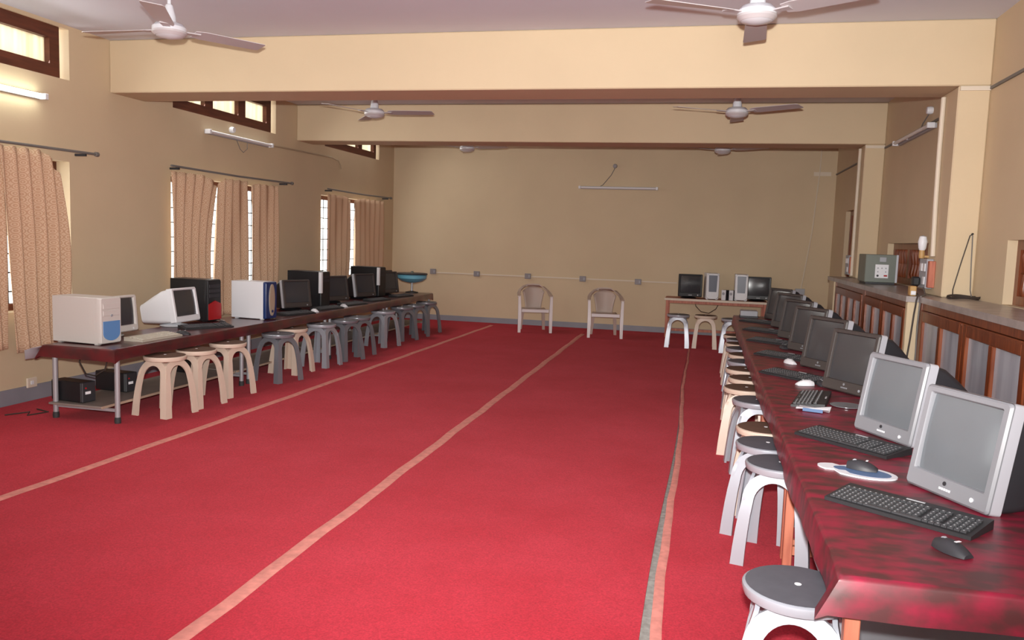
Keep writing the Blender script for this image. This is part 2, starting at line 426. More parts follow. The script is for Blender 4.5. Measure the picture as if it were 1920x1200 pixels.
# curtain rods and curtains
RODS = [(3.85, 6.19), (7.23, 9.66), (10.70, 13.07)]
wn = ['nearest the camera', 'above the middle window', 'above the farthest window']
for k, (a, b) in enumerate(RODS):
    mb = MB().tube([(XL+.10, a, 2.055), (XL+.10, (a+b)/2, 2.045), (XL+.10, b, 2.055)], .011, 8)
    mb.tube([(XL+.10, b-.002, 2.055), (XL+.10, b+.03, 2.055)], .02, 8)
    r = tag(obj('curtain_rod', mb, M['wireg']), 'thin dark curtain rod on the left wall, ' + wn[k], 'curtain rod', 'curtain rods')
    for y in (a+.12, b-.12): obj('bracket', MB().box(XL+.0005, XL+.105, y-.01, y+.01, 2.025, 2.045), M['blackm'], r)
def curtain(ya_top, yb_top, ya_bot, yb_bot, ztop, zbot, label, folds, sag_a=0, sag_b=0, mid=None, ph=0.):
    mb = MB(); NY, NZ = 64, 26; rows = []
    for j in range(NZ+1):
        v = j/NZ
        a = ya_top+(ya_bot-ya_top)*v; b = yb_top+(yb_bot-yb_top)*v
        if mid: b += (mid)*math.sin(PI*min(1, v*1.15))
        row = []
        for i in range(NY+1):
            u = i/NY
            top = ztop - sag_a*max(0, 1-u*3.5)**1.3 - sag_b*max(0, 1-(1-u)*3.5)**1.3 - .012*abs(math.sin(u*folds*PI))
            z = top + (zbot-top)*v
            dep = .018+.018*v
            x = XL+.075 + dep*math.sin(u*folds*2*PI+ph+.5*math.sin(v*3)) + .007*math.sin(u*31+v*5)
            row.append((x, a+(b-a)*u, z + .008*math.sin(u*folds*2*PI)*v))
        rows.append(row)
    mb.loft(rows, cap=False, closed=False)
    o = obj('curtain', mb, M['curtain'], smooth=180)
    md = o.modifiers.new('thick', 'SOLIDIFY'); md.thickness = .002
    return tag(o, label, 'curtain', 'patterned curtains at the left windows')
curtain(4.30, 5.235, 4.30, 5.25, 2.03, .47, 'orange-beige patterned curtain cut off by the left edge of the photo', 7)
curtain(5.20, 5.80, 5.30, 5.86, 2.03, .43, 'wide patterned curtain with a drooping corner, behind the beige computer tower', 5, 0, .17, mid=.05, ph=1.)
curtain(7.26, 8.06, 7.28, 7.93, 2.01, .50, 'leftmost curtain of the middle window, sagging at its inner top corner', 5, 0, .10, mid=-.09)
curtain(8.03, 8.64, 7.95, 8.66, 2.01, .50, 'centre curtain of the middle window, behind the white computer tower', 4, .12, 0, ph=2.)
curtain(8.73, 9.36, 8.73, 9.34, 2.0, .50, 'rightmost curtain of the middle window, with plain wall beside it', 4, .03, 0, ph=.5)
curtain(10.745, 11.52, 10.75, 11.47, 1.99, .50, 'left curtain of the farthest window', 4, 0, .05)
curtain(11.62, 12.80, 11.68, 12.77, 1.99, .50, 'right curtain of the farthest window, next to the end wall', 6, .05, 0, ph=1.3)

# ------------------------------------------------------------------ right wall windows
rw = []
for k, (a, b, z0, z1) in enumerate(RWIN):
    x0, x1 = XR+.06, XR+.13
    n = 3 if k < 2 else 2
    seg = (b-a)/n
    w = struct('window_%d' % (k+7), frame_box(MB(), x0, x1, a, b, z0, z1, .06, [(a+seg*j, .07) for j in range(1, n)]), M['wood'])
    for j in range(n):
        mb = MB(); c = a+seg*j+.05; d = a+seg*(j+1)-.05; m_ = 5
        for q in range(m_):
            y = c+(d-c)*(q+.5)/m_
            mb.lathe([(.02, z0+.06), (.035, z0+.10), (.018, z0+.2), (.034, (z0+z1)/2), (.018, z1-.2), (.035, z1-.1), (.02, z1-.06)], 8, Matrix.Translation((x0+.03, y, 0)))
        obj('baluster_slats', mb, M['wood'], w)
        obj('pane', MB().box(x1-.012, x1-.004, a+seg*j+.03, a+seg*(j+1)-.03, z0+.05, z1-.05), M['drape'], w, smooth=None)

# ------------------------------------------------------------------ right counter and cabinets
cnt = MB()
poly = [(1.538, 2.4), (1.895, 2.4), (1.895, 10.42), (1.455, 10.42), (1.455, 6.485), (1.538, 6.485)]
cnt.loft([[(p[0], p[1], 1.085) for p in poly], [(p[0], p[1], 1.1265) for p in poly]])
counter = tag(obj('stone_worktop', cnt, M['stone'], smooth=None), 'long grey stone worktop over the brown cabinets along the right wall', 'worktop')
def cabinet(y0, y1, label, X=1.555):
    t = thing('cabinet', label, 'cabinet', (0, 0, 0), 0, 'built-in cabinets along the right wall')
    body = MB().box(X+.03, 1.88, y0, y1, .08, 1.083).box(X+.06, 1.86, y0+.01, y1-.01, 0.013, .08)
    obj('body', body, M['wooddk'], t, smooth=None)
    face = MB()
    face.box(X, X+.03, y0, y1, 1.035, 1.083).box(X, X+.03, y0, y1, .08, .12)
    face.box(X-.004, X+.03, y0, y0+.055, .08, 1.083).box(X-.004, X+.03, y1-.055, y1, .08, 1.083)
    obj('face_frame', face, M['wood'], t, smooth=None)
    half = (y1-y0-.11)/2
    for j in range(2):
        a = y0+.055+half*j+.003; b = a+half-.006; z0, z1 = .125, 1.03
        d = MB(); mid = (a+b)/2
        d.box(X-.012, X+.024, a, a+.065, z0, z1, .004).box(X-.012, X+.024, b-.065, b, z0, z1, .004)
        d.box(X-.012, X+.024, a+.065, b-.065, z1-.075, z1, .004).box(X-.012, X+.024, a+.065, b-.065, z0, z0+.09, .004)
        d.box(X-.012, X+.024, mid-.03, mid+.03, z0+.09, z1-.075, .004)
        d.box(X-.016, X-.011, a+.02, b-.02, z1-.014, z1-.006)
        door = obj('door', d, M['wood'], t, smooth=None)
        for (p, q) in ((a+.065, mid-.03), (mid+.03, b-.065)):
            obj('pane', MB().box(X+.008, X+.014, p-.01, q+.01, z0+.08, z1-.065), M['pane'], door, smooth=None)
        hy = b-.03 if j == 0 else a+.03
        obj('handle', MB().lathe([(.006, 0), (.007, .012), (.013, .018), (.012, .026), (0, .029)], 14, Matrix.Translation((X-.012, hy, .62)) @ Matrix.Rotation(-PI/2, 4, 'Y')), M['steel'], door)
cabinet(2.42, 4.34, 'brown cabinet at the right edge of the photo, mostly hidden by the nearest monitor')
cabinet(4.35, 6.485, 'brown glass-fronted cabinet in front of the near right window, behind the silver monitors')
cabinet(6.565, 8.28, 'brown glass-fronted cabinet just past the cream pier with the hanging cable', 1.49)
cabinet(8.29, 10.01, 'farthest brown glass-fronted cabinet, under the grey-green box', 1.49)

# ------------------------------------------------------------------ stools
def stool_meshes(body, pad):
    H = .455
    def A(z):                    # half side of the leg square: flares towards the floor
        ks = [(0, .170), (.10, .163), (.20, .153), (.28, .142), (.34, .128), (.40, .112), (.46, .105)]
        for (z0, a0), (z1, a1) in zip(ks, ks[1:]):
            if z <= z1: return a0+(a1-a0)*(z-z0)/(z1-z0)
        return ks[-1][1]
    seat = MB().lathe([(.0, H-.03), (.120, H-.03), (.142, H-.036), (.152, H-.032), (.158, H-.012), (.157, H-.004), (.150, H), (.0, H)], 36)
    padm = MB().lathe([(0, H+.0002), (.147, H+.0002), (.149, H+.002), (.1, H+.0042), (0, H+.005)], 36)
    mark = MB().lathe([(0, H+.0052), (.010, H+.0048), (.010, H+.0058), (0, H+.0062)], 14)
    out, inn = [], []
    for z in (0, .08, .16, .23, .29):
        out.append((A(z), z)); inn.append((A(z)-.060+.010*z/.29, z))
    n = 9; ai = inn[-1][0]
    for k in range(1, n+1):
        th = PI/2*k/n
        zi = .29+.096*math.sin(th); inn.append((ai*math.cos(th), zi))
        zo = .29+.138*math.sin(th)**.9; out.append((A(.29)*math.cos(th)**.85 if k < n else 0., zo))
    def side(sx, sy, along):
        def P(u, z, dep):
            off = A(z) - dep
            return (sx*u, sy*off, z) if along == 'x' else (sx*off, sy*u, z)
        return [[P(o_[0], o_[1], 0), P(i_[0], i_[1], 0), P(i_[0], i_[1], .014), P(max(0, o_[0]-.001), o_[1], .014)] for (o_, i_) in zip(out, inn)]
    legs = []
    for sx in (1, -1):
        for sy in (1, -1):
            m = MB(); m.loft(side(sx, sy, 'x')); m.loft(side(sx, sy, 'y'))
            legs.append(m)
    return seat, padm, mark, legs
def make_stool(kind, label, group):
    body, pad = {'silver': (M['silver'], M['padgrey']), 'beige': (M['beige'], M['padbrown']), 'dark': (M['silverd'], M['padgrey'])}[kind]
    t = thing('stool', label, 'stool', (0, 0, 0), 0, group)
    seat, pd, mk, legs = stool_meshes(body, pad)
    so = obj('seat', seat, body, t, smooth=40)
    po = obj('seat_pad', pd, pad, so, label='brown seat top' if kind == 'beige' else 'dark grey seat top')
    obj('centre_mark', mk, M['label'], so)
    for l in legs: obj('leg', l, body, t, smooth=40)
    return t
PROTO = {}
def stool(kind, x, y, rz, label, group):
    if kind not in PROTO:
        PROTO[kind] = make_stool(kind, label, group)
        t = PROTO[kind]; t.location = (x, y, zt); t.rotation_euler = (0, 0, math.radians(rz)); t['group'] = group
        return t
    return dup(PROTO[kind], (x, y, zt), math.radians(rz), label, group)
GL, GR, GE = 'plastic stools along the left table', 'plastic stools along the right tables', 'stools by the end table'
for args in [
    ('beige', -4.00, 5.50, -8, 'beige plastic stool nearest the camera on the left, at the table corner'),
    ('beige', -3.985, 5.88, -8, 'beige plastic stool second from the near end of the left table'),
    ('beige', -4.0, 6.36, -12, 'beige plastic stool third from the near end of the left table'),
    ('dark', -3.95, 7.14, -16, 'dark grey plastic stool right after the three beige ones on the left'),
    ('beige', -4.05, 7.60, -6, 'lone beige plastic stool between two grey ones along the left table'),
    ('silver', -3.98, 8.12, -5, 'bright silver stool just past the lone beige stool on the left'),
    ('dark', -3.95, 8.64, -20, 'grey plastic stool at the front of the cluster midway along the left table'),
    ('dark', -3.97, 9.03, -18, 'grey plastic stool half hidden in the cluster midway along the left table'),
    ('silver', -3.99, 9.9, -18, 'silver stool standing alone past the cluster on the left'),
    ('dark', -4.0, 10.60, -24, 'grey stool third from the far end of the left table'),
    ('dark', -3.98, 11.02, -20, 'grey stool second from the far end of the left table'),
    ('dark', -3.99, 11.60, -20, 'grey stool at the far end of the left table, near the end wall'),
]: stool(*args, GL)
for args in [
    ('silver', .32, 2.45, -8, 'silver stool at the bottom edge of the photo, by the draped table corner'),
    ('silver', .395, 3.87, -14, 'silver stool with dark top beside the reddish table leg, second from the camera'),
    ('silver', .365, 4.245, -18, 'silver stool with dark top directly behind the one beside the reddish leg'),
    ('beige', .38, 4.61, 0, 'beige stool directly behind the three silver ones on the right'),
    ('silver', .385, 5.44, 5, 'silver stool between beige ones on the right, just beyond the gap'),
    ('beige', .34, 5.89, -5, 'beige stool sticking out farthest from the right table, behind a silver one'),
    ('beige', .385, 6.34, 4, 'beige stool behind the one sticking out, by the fourth right monitor'),
    ('beige', .375, 6.80, 0, 'beige stool third in the beige run on the right'),
    ('silver', .40, 7.26, 6, 'silver stool after the beige run on the right, by the fifth monitor'),
    ('beige', .42, 7.72, -4, 'beige stool between two silver ones far along the right table'),
    ('silver', .41, 8.18, 0, 'silver stool far along the right table, by the sixth monitor'),
    ('beige', .42, 8.58, 5, 'beige stool far along the right table, third from its far end'),
    ('silver', .43, 8.97, -3, 'silver stool second from the far end of the right row'),
    ('beige', .415, 9.36, 0, 'beige stool at the far end of the right row, one leg splayed toward the aisle'),
]: stool(*args, GR)
for args in [
    ('silver', -.305, 11.72, 0, 'silver stool left in front of the small end-wall table'),
    ('beige', .07, 11.78, 0, 'beige stool in front of the middle of the small end-wall table'),
    ('silver', .43, 11.45, 0, 'silver stool right in front of the small end-wall table, by the long table end'),
]: stool(*args, GE)

# ------------------------------------------------------------------ left tables
def steel_table(y0, y1, label):
    x0, x1, H = -4.66, -4.07, .552
    t = thing('table', label, 'table', ((x0+x1)/2, (y0+y1)/2, zt), 0, 'steel-legged tables in the left row')
    W, D = (x1-x0)/2, (y1-y0)/2
    obj('tabletop', MB().box(-W, W, -D, D, H-.024-zt, H-zt, .003), M['laminate'], t, smooth=None)
    for sx in (1, -1):
        for sy in (1, -1):
            lx, ly = sx*(W-.03), sy*(D-.05)
            l = obj('leg', MB().tube([(lx, ly, .03), (lx, ly, H-.024-zt)], .019, 12), M['steel'], t)
            obj('foot_cap', MB().lathe([(.022, 0), (.024, .02), (.021, .045)], 12, Matrix.Translation((lx, ly, 0))), M['rubber'], l)
    fr = MB()
    for sy in (1, -1):
        y = sy*(D-.05); fr.box(-W+.045, W-.045, y-.012, y+.012, .085, .105).box(-W+.04, W-.04, y-.012, y+.012, H-.06-zt, H-.026-zt)
    for sx in (1, -1): fr.box(sx*(W-.03)-.01, sx*(W-.03)+.01, -D+.07, D-.07, H-.06-zt, H-.026-zt)
    obj('rail', fr, M['steel'], t, smooth=None)
    obj('shelf', MB().box(-W+.005, W-.13, -D+.005, D-.005, .106, .122, .002), M['shelfgrey'], t, smooth=None, label='low shelf board with pale front edge')
    obj('shelf_edge', MB().box(W-.13, W-.122, -D+.005, D-.005, .105, .123), M['laminate'], t, smooth=None)
    return t
for (a, b, l) in [(5.04, 6.79, 'first steel-legged table of the left row, nearest the camera, its end open to view'),
                  (6.81, 8.50, 'second steel-legged table of the left row, behind the dark grey stool'),
                  (8.52, 10.22, 'third steel-legged table of the left row, behind the cluster of grey stools'),
                  (10.24, 12.08, 'last steel-legged table of the left row, by the end wall')]: steel_table(a, b, l)
def wavy(a, s=1.): return .5*math.sin(a*2.1*s)+.3*math.sin(a*5.3*s+1)+.2*math.sin(a*11.9*s+2)
def cloth_mesh(x0, x1, y0, y1, ztop, drop, fx, out=.012, round_=.012, fray=.008, cdrop=.02):
    """draped table cloth: top plus four hanging sides with a rolled edge; fx = signs of sides that hang"""
    mb = MB(); loops = []
    ny = int((y1-y0)/.05); nx = int((x1-x0)/.03)
    def flare(x, y, hang):
        ex = ey = 0.
        for (cx, cy) in ((x0, y0), (x1, y0)):
            d = math.hypot(x-cx, y-cy); g = math.exp(-(d/.075)**2)*hang**1.5
            ex += (-.055 if cx == x0 else .012)*g; ey += -.008*g
        return ex, ey
    def perim(e, z, hang):
        pts = []
        X0, X1, Y0_, Y1_ = x0-e, x1+e, y0-e, y1+e
        def pt(x, y, a, corner):
            dz = 0; ox = 0
            if hang > 0:
                dz = -fray*hang*wavy(a) - (cdrop*hang if corner else 0)
                ox = .010*hang*wavy(a*1.7+3)
            return (x, y, z+dz), ox
        for i in range(ny):
            y = Y0_+(Y1_-Y0_)*i/ny; p, o = pt(X1, y, y, i == 0); pts.append((p[0]+o, p[1], p[2]))
        for i in range(nx):
            x = X1+(X0-X1)*i/nx; p, o = pt(x, Y1_, x+9, i == 0); pts.append((p[0], p[1]+o, p[2]))
        for i in range(ny):
            y = Y1_+(Y0_-Y1_)*i/ny; p, o = pt(X0, y, y+4, i == 0); pts.append((p[0]-o, p[1], p[2]))
        for i in range(nx):
            x = X0+(X1-X0)*i/nx; p, o = pt(x, Y0_, x+2, i == 0); pts.append((p[0], p[1]-o, p[2]))
        return [(p[0]+flare(p[0], p[1], hang)[0], p[1]+flare(p[0], p[1], hang)[1], p[2]) for p in pts]
    zb = ztop-drop
    loops.append(perim(-.002, zb+.001, 1.)) ; loops.append(perim(out, zb, 1.))
    loops.append(perim(out*.8, ztop-drop*.55, .6)); loops.append(perim(.007, ztop-.014, .15)); loops.append(perim(.003, ztop-.004, 0)); loops.append(perim(-.006, ztop, 0))
    mb.loft(loops, cap=False)
    # top face grid
    R = [mb.bm.verts.new((x0+.006, y0+.006, ztop)), mb.bm.verts.new((x1-.006, y0+.006, ztop)), mb.bm.verts.new((x1-.006, y1-.006, ztop)), mb.bm.verts.new((x0+.006, y1-.006, ztop))]
    top = mb.bm.faces.new(R)
    mb.bm.verts.ensure_lookup_table()
    return mb
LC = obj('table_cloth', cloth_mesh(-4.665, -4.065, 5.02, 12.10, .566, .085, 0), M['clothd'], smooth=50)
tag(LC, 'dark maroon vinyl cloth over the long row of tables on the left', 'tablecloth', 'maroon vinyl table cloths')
fl_ = MB()
rows = []
for i in range(9):
    u = i/8; z = .552-.15*u
    rows.append([(-4.70-.02*u, 5.03, z), (-4.70-.24*u**.6*(1-u*.2), 5.015-.02*u, z-.02), (-4.70-.26*u**.6, 5.06+.16*u, z-.01)])
fl_.loft([[(-4.672, 5.02, .555), (-4.672, 5.25, .555)], [(-4.76, 5.015, .535), (-4.76, 5.25, .535)], [(-4.84, 5.03, .51), (-4.82, 5.24, .51)], [(-4.855, 5.05, .44), (-4.83, 5.24, .44)]], cap=False, closed=False)
fo = obj('hanging_flap', fl_, M['clothback'], LC, smooth=60, label='pale underside of the cloth hanging at the back corner')
fo.modifiers.new('thick', 'SOLIDIFY').thickness = .003

# ------------------------------------------------------------------ right tables
def wood_table(y0, y1, label, shelf=False):
    x0, x1, H = .405, 1.32, .586
    t = thing('table', label, 'table', ((x0+x1)/2, (y0+y1)/2, zt), 0, 'wooden tables in the right row')
    W, D = (x1-x0)/2, (y1-y0)/2
    obj('tabletop', MB().box(-W, W, -D, D, H-.028-zt, H-zt, .003), M['redwood'], t, smooth=None)
    for sx in (1, -1):
        for sy in (1, -1):
            lx, ly = sx*(W-.035), sy*(D-.04)
            obj('leg', MB().box(lx-.02, lx+.02, ly-.02, ly+.02, 0, H-.028-zt, .003), M['redwood'], t, smooth=None)
    fr = MB()
    for sy in (1, -1):
        y = sy*(D-.04)
        fr.box(-W+.056, W-.056, y-.011, y+.011, .055, .095).box(-W+.056, W-.056, y-.011, y+.011, H-.09-zt, H-.029-zt)
    fr.box(-W+.026, -W+.046, -D+.062, D-.062, H-.09-zt, H-.029-zt).box(W-.046, W-.026, -D+.062, D-.062, H-.09-zt, H-.029-zt)
    obj('stretcher', fr, M['redwood'], t, smooth=None)
    if shelf: obj('low_shelf', MB().box(-W+.13, W-.06, -D+.07, D-.07, .096, .112, .002), M['lampgrey'], t, smooth=None, label='pale grey low shelf board')
    return t
rl = ['nearest the camera, its draped corner toward us', 'with a reddish leg showing beside the silver stools', 'third from the camera', 'fourth from the camera', 'at the far end']
ys = [2.235, 3.85, 5.50, 7.15, 8.80, 10.45]
for i in range(5): wood_table(ys[i]+.005, ys[i+1]-.005, 'wooden table of the right row, ' + rl[i], i == 0)
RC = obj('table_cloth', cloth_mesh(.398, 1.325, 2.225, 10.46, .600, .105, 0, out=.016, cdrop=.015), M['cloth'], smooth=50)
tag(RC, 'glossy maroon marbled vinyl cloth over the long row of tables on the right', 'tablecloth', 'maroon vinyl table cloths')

ZR, ZL = .6005, .5665
# ------------------------------------------------------------------ monitors (front faces -Y in local space, base at z=0)
def make_monitor(label, group, bez, scr, back, edge=None, w=.382, h=.372, d=.39, legh=.006, name='crt_monitor', tilt=10, logo=True):
    t = thing(name, label, 'monitor', (0, 0, 0), 0, group)
    R = Matrix.Rotation(math.radians(-tilt), 4, 'X')
    z0 = legh
    # bezel: rounded frame with an opening (lower chin deeper)
    sw, sh = w*.825, h*.745; scz = z0+h*.555
    def ring(W, Hh, r, cz, y): return [(p[0], y, p[1]) for p in rbox_loop(W, Hh, r, 4, 0, cz)]
    cz = z0+h/2
    m = MB()
    m.loft([ring(w, h, .012, cz, .055), ring(w, h, .014, cz, .008), ring(w-.014, h-.014, .012, cz, 0), ring(sw+.010, sh+.010, .006, scz, 0.001), ring(sw, sh, .006, scz, .009), ring(sw, sh, .006, scz, .05)], cap=False, mat=R)
    bz = obj('bezel', m, bez, t, smooth=40)
    # bulged screen
    m = MB(); N = 10; g = []
    for j in range(N+1):
        row = []
        for i in range(N+1):
            u, v = i/N*2-1, j/N*2-1
            row.append((u*(sw/2+.002), .010+.005*(u*u+v*v), scz+v*(sh/2+.002)))
        g.append(row)
    m.loft(g, cap=False, closed=False, mat=R)
    obj('screen', m, scr, t, smooth=180)
    # back shell: tapering loft
    m = MB()
    m.loft([ring(w-.012, h-.010, .02, cz, .055), ring(w-.02, h-.02, .03, cz, .12), ring(w*.84, h*.82, .04, cz-.012, .22), ring(w*.62, h*.60, .04, cz-.03, d-.03), ring(w*.58, h*.56, .04, cz-.032, d)], mat=R)
    for k in range(5): m.box(-w*.2, w*.2, .20+.03*k, .212+.03*k, cz+h*.40-.010*k-.012*k, cz+h*.405-.010*k-.010*k, mat=R)
    obj('back_shell', m, back, t, smooth=45)
    if edge:
        m = MB(); m.loft([ring(w+.003, h+.003, .013, cz, .012), ring(w+.003, h+.003, .013, cz, .056)], cap=False, mat=R)
        obj('edge_band', m, edge, bz, smooth=40)
    m = MB().lathe([(.115, 0), (.125, .006), (.118, .014), (.06, .026), (.05, legh+.05)], 24, Matrix.Translation((0, .16, 0)) @ Matrix.Diagonal((1, 1.0, 1, 1)))
    obj('stand', m, back, t, smooth=40)
    chin = z0+h*.095
    if logo:
        Rl = R @ Matrix.Translation((-.005, -.0015, chin+.012)) @ Matrix.Rotation(PI/2, 4, 'X')
        obj('logo', MB().lathe([(0, -.001), (.0075, -.001), (.0075, .001), (0, .0012)], 14, Rl), M['blackm'] if bez is not M['darkbez'] else M['silverbez'], bz)
        lt = MB()
        for k in range(5): lt.box(-.026+k*.011, -.0185+k*.011, -.0015, .002, chin-.012, chin-.004, mat=R)
        obj('lettering', lt, M['white'] if bez is not M['darkbez'] else M['silverbez'], bz, smooth=None)
    Rb = R @ Matrix.Translation((w*.32, -.0015, chin-.006)) @ Matrix.Rotation(PI/2, 4, 'X')
    obj('power_button', MB().lathe([(0, -.002), (.007, -.002), (.008, .002), (0, .003)], 14, Rb), M['white'] if bez is not M['darkbez'] else M['silver'], bz)
    return t
GM = 'tube monitors on the right tables'
def place(t, x, y, z, rz): t.location = (x, y, z); t.rotation_euler = (0, 0, math.radians(rz)); return t
m1 = make_monitor('silver-framed tube monitor nearest the camera, black behind, at the right edge', GM, M['silverbez'], M['screen'], M['blackm'], M['edgesil'])
place(m1, .850, 3.045, ZR, -63.5)
m2 = dup(m1, (.822, 3.96, ZR), math.radians(-63), 'silver-framed tube monitor second from the camera, half behind the nearest one', GM)
m3 = make_monitor('dark-framed tube monitor with silver side edge, next after the two silver ones', GM, M['darkbez'], M['screenm'], M['blackm'], M['edgesil'])
place(m3, .845, 5.13, ZR, -57)
lab = ['dark-framed tube monitor with grey lit screen, fourth from the camera on the right', 'dark-framed tube monitor fifth from the camera on the right', 'dark-framed tube monitor sixth from the camera on the right', 'dark-framed tube monitor second from the far end of the right row', 'dark-framed tube monitor at the far end of the right row']
for (x, y, rz), l in zip([(.815, 6.05, -57), (.82, 7.02, -56), (.82, 7.95, -55), (.84, 9.0, -54), (.84, 10.0, -54)], lab):
    dup(m3, (x, y, ZR), math.radians(rz), l, GM)

# ------------------------------------------------------------------ keyboards and mice
def make_keyboard(label, group, body, key, glyph, L=.468, D=.172):
    t = thing('keyboard', label, 'keyboard', (0, 0, 0), 0, group)
    m = MB(); m.prism([(-D/2, 0), (D/2, 0), (D/2, .030), (D/2-.03, .028), (-D/2, .012)], 'x', -L/2, L/2)
    # (y,z) polygon extruded along x: front edge at -y
    obj('body', m, body, t, smooth=None)
    ks = MB(); cells = []
    zat = lambda y: .012+(y+D/2)*.016/(D-.03)+.0005
    pitch = .019; rows = 6
    sl = Matrix.Identity(4)
    for r in range(rows):
        y = -D/2+.018+r*pitch + (.008 if r == rows-1 else 0)
        x = -L/2+.014
        while x < L/2-.026:
            wd = pitch
            if r == 0 and abs(x+.06) < .05: wd = pitch*5
            col = (x+L/2)
            if abs(col-.295) < .008 or abs(col-.365) < .008: x += .011; continue
            z = zat(y)
            ks.box(x+.0012, x+wd-.0012, y-.0078, y+.0078, z, z+.006)
            cells.append((x, y, z))
            x += wd
    n0 = len(ks.bm.faces)
    for (x, y, z) in cells: ks.box(x+.0055, x+.0105, y-.001, y+.004, z+.0058, z+.0064)
    ks.bm.faces.ensure_lookup_table()
    for fc in ks.bm.faces[n0:]: fc.material_index = 1
    obj('keys', ks, [key, glyph], t, smooth=None)
    lg = MB().box(-.03, .03, D/2-.016, D/2-.008, .0285, .0305)
    obj('badge', lg, M['glyph'], t, smooth=None)
    return t
GK = 'keyboards on the right tables'
k1 = make_keyboard('black keyboard nearest the camera, in front of the nearest monitor', GK, M['kbd'], M['key'], M['glyph'])
place(k1, .683, 2.828, ZR, -37)
for (x, y, rz), l in zip([(.672, 3.785, -46), (.63, 4.79, -102), (.625, 5.63, -47), (.655, 6.62, -42), (.65, 7.60, -38), (.655, 8.55, -40), (.66, 9.55, -40)],
        ['black keyboard second from the camera on the right, behind the white mouse pad', 'black keyboard turned lengthwise with a silvery sheet at its near end', 'black keyboard just beyond the white mouse on the right',
         'black keyboard below the fifth monitor on the right', 'black keyboard below the sixth monitor on the right', 'black keyboard second from the far end of the right row', 'black keyboard at the far end of the right row']):
    dup(k1, (x, y, ZR), math.radians(rz), l, GK)
def make_mouse(label, group, body, but):
    t = thing('mouse', label, 'mouse', (0, 0, 0), 0, group)
    m = MB(); loops = []
    for k in range(9):
        u = k/8; y = -.055+.11*u
        w = .031*math.sin(PI*(.12+.78*u))**.5; h = .036*math.sin(PI*(.08+.72*u))**.7
        loops.append([(w*math.cos(a), y, max(0.001, h*math.sin(a))) for a in [PI*i/10 for i in range(11)]])
    m.loft(loops); obj('shell', m, body, t, smooth=60)
    obj('scroll_wheel', MB().lathe([(.0, -.004), (.009, -.004), (.009, .004), (0, .004)], 12, Matrix.Translation((0, .028, .028)) @ Matrix.Rotation(PI/2, 4, 'Y')), but, t)
    mk = MB().box(-.010, .010, -.020, -.012, .0362, .0372); obj('logo', mk, M['label'], t, smooth=None)
    return t
GMo = 'computer mice'
mo1 = make_mouse('black mouse nearest the camera, at the near keyboard\'s right end', GMo, M['blackm'], M['silver']); place(mo1, .735, 2.50, ZR, 35)
dup(mo1, (.640, 3.335, ZR+.006), math.radians(70), 'black mouse lying on the blue and white mouse pad', GMo)
mo2 = make_mouse('white mouse in front of the third monitor on the right', GMo, M['white'], M['silver']); place(mo2, .655, 5.335, ZR, -70)
dup(mo1, (.76, 5.92-.55, ZR), math.radians(10), 'dark mouse beside the white mouse, under the third monitor', GMo)
dup(mo2, (.66, 6.30, ZR), math.radians(30), 'small pale mouse by the fourth keyboard on the right', GMo)
dup(mo1, (.70, 7.22, ZR), math.radians(20), 'dark mouse by the sixth keyboard on the right', GMo)
# mouse pad with cut corner, a loose card on the rotated keyboard, a disc
m = MB(); P = [(.13*math.cos(a)*1.0, .085*math.sin(a)) for a in [2*PI*k/28 for k in range(28)]]
P = [(x if x > -.06 else -.06+(x+.06)*1.5, y if x > -.06 else y*(.55 if x > -.10 else .9)) for x, y in P]
m.prism(P, 'z', 0, .005)
pad = tag(obj('mouse_pad', m, M['paper'], loc=(.632, 3.305, ZR), rot=(0, 0, math.radians(-25))), 'white and blue oval mouse pad in front of the nearest monitor', 'mouse pad')
m = MB().prism([(x*.72+.015, y*.7) for x, y in P], 'z', .0052, .0056); obj('blue_print', m, M['padblue'], pad, label='blue printed area')
m = MB(); rows = []
for i in range(9):
    u = i/8; rows.append([(-.075, -.05+.1*u, .010*math.sin(u*7)+.012), (.0, -.05+.1*u, .014+.008*math.sin(u*5+1)), (.085, -.05+.1*u, .008+.012*math.sin(u*6+2)+.006)])
m.loft(rows, cap=False, closed=False)
cv = obj('crumpled_wrapper', m, M['paper'], loc=(.60, 4.505, ZR+.0), rot=(0, 0, math.radians(-18)), smooth=40); cv.modifiers.new('thick', 'SOLIDIFY').thickness = .002
tag(cv, 'shiny white and blue wrapper at the near end of the turned keyboard', 'wrapper')
obj('blue_print', MB().box(-.04, .06, -.052, -.048, .003, .02), M['padblue'], cv, label='blue printed edge', smooth=None)
m = MB().lathe([(.010, 0), (.07, 0), (.085, .004), (.085, .007), (.07, .006), (.010, .006)], 30)
tag(obj('round_dish', m, M['cd'], loc=(.80, 4.71, ZR)), 'flat round grey stand lying beside the third monitor', 'stand')

# grey box at the far end of the right table
bx = thing('grey_box', 'small pale grey box on the far left corner of the right row of tables', 'box', (.53, 10.22, ZR))
obj('lid', MB().box(-.07, .13, -.10, .10, .02, .085, .006), M['lampgrey'], bx); obj('base', MB().box(-.075, .135, -.105, .105, 0, .022, .003), M['blackm'], bx)

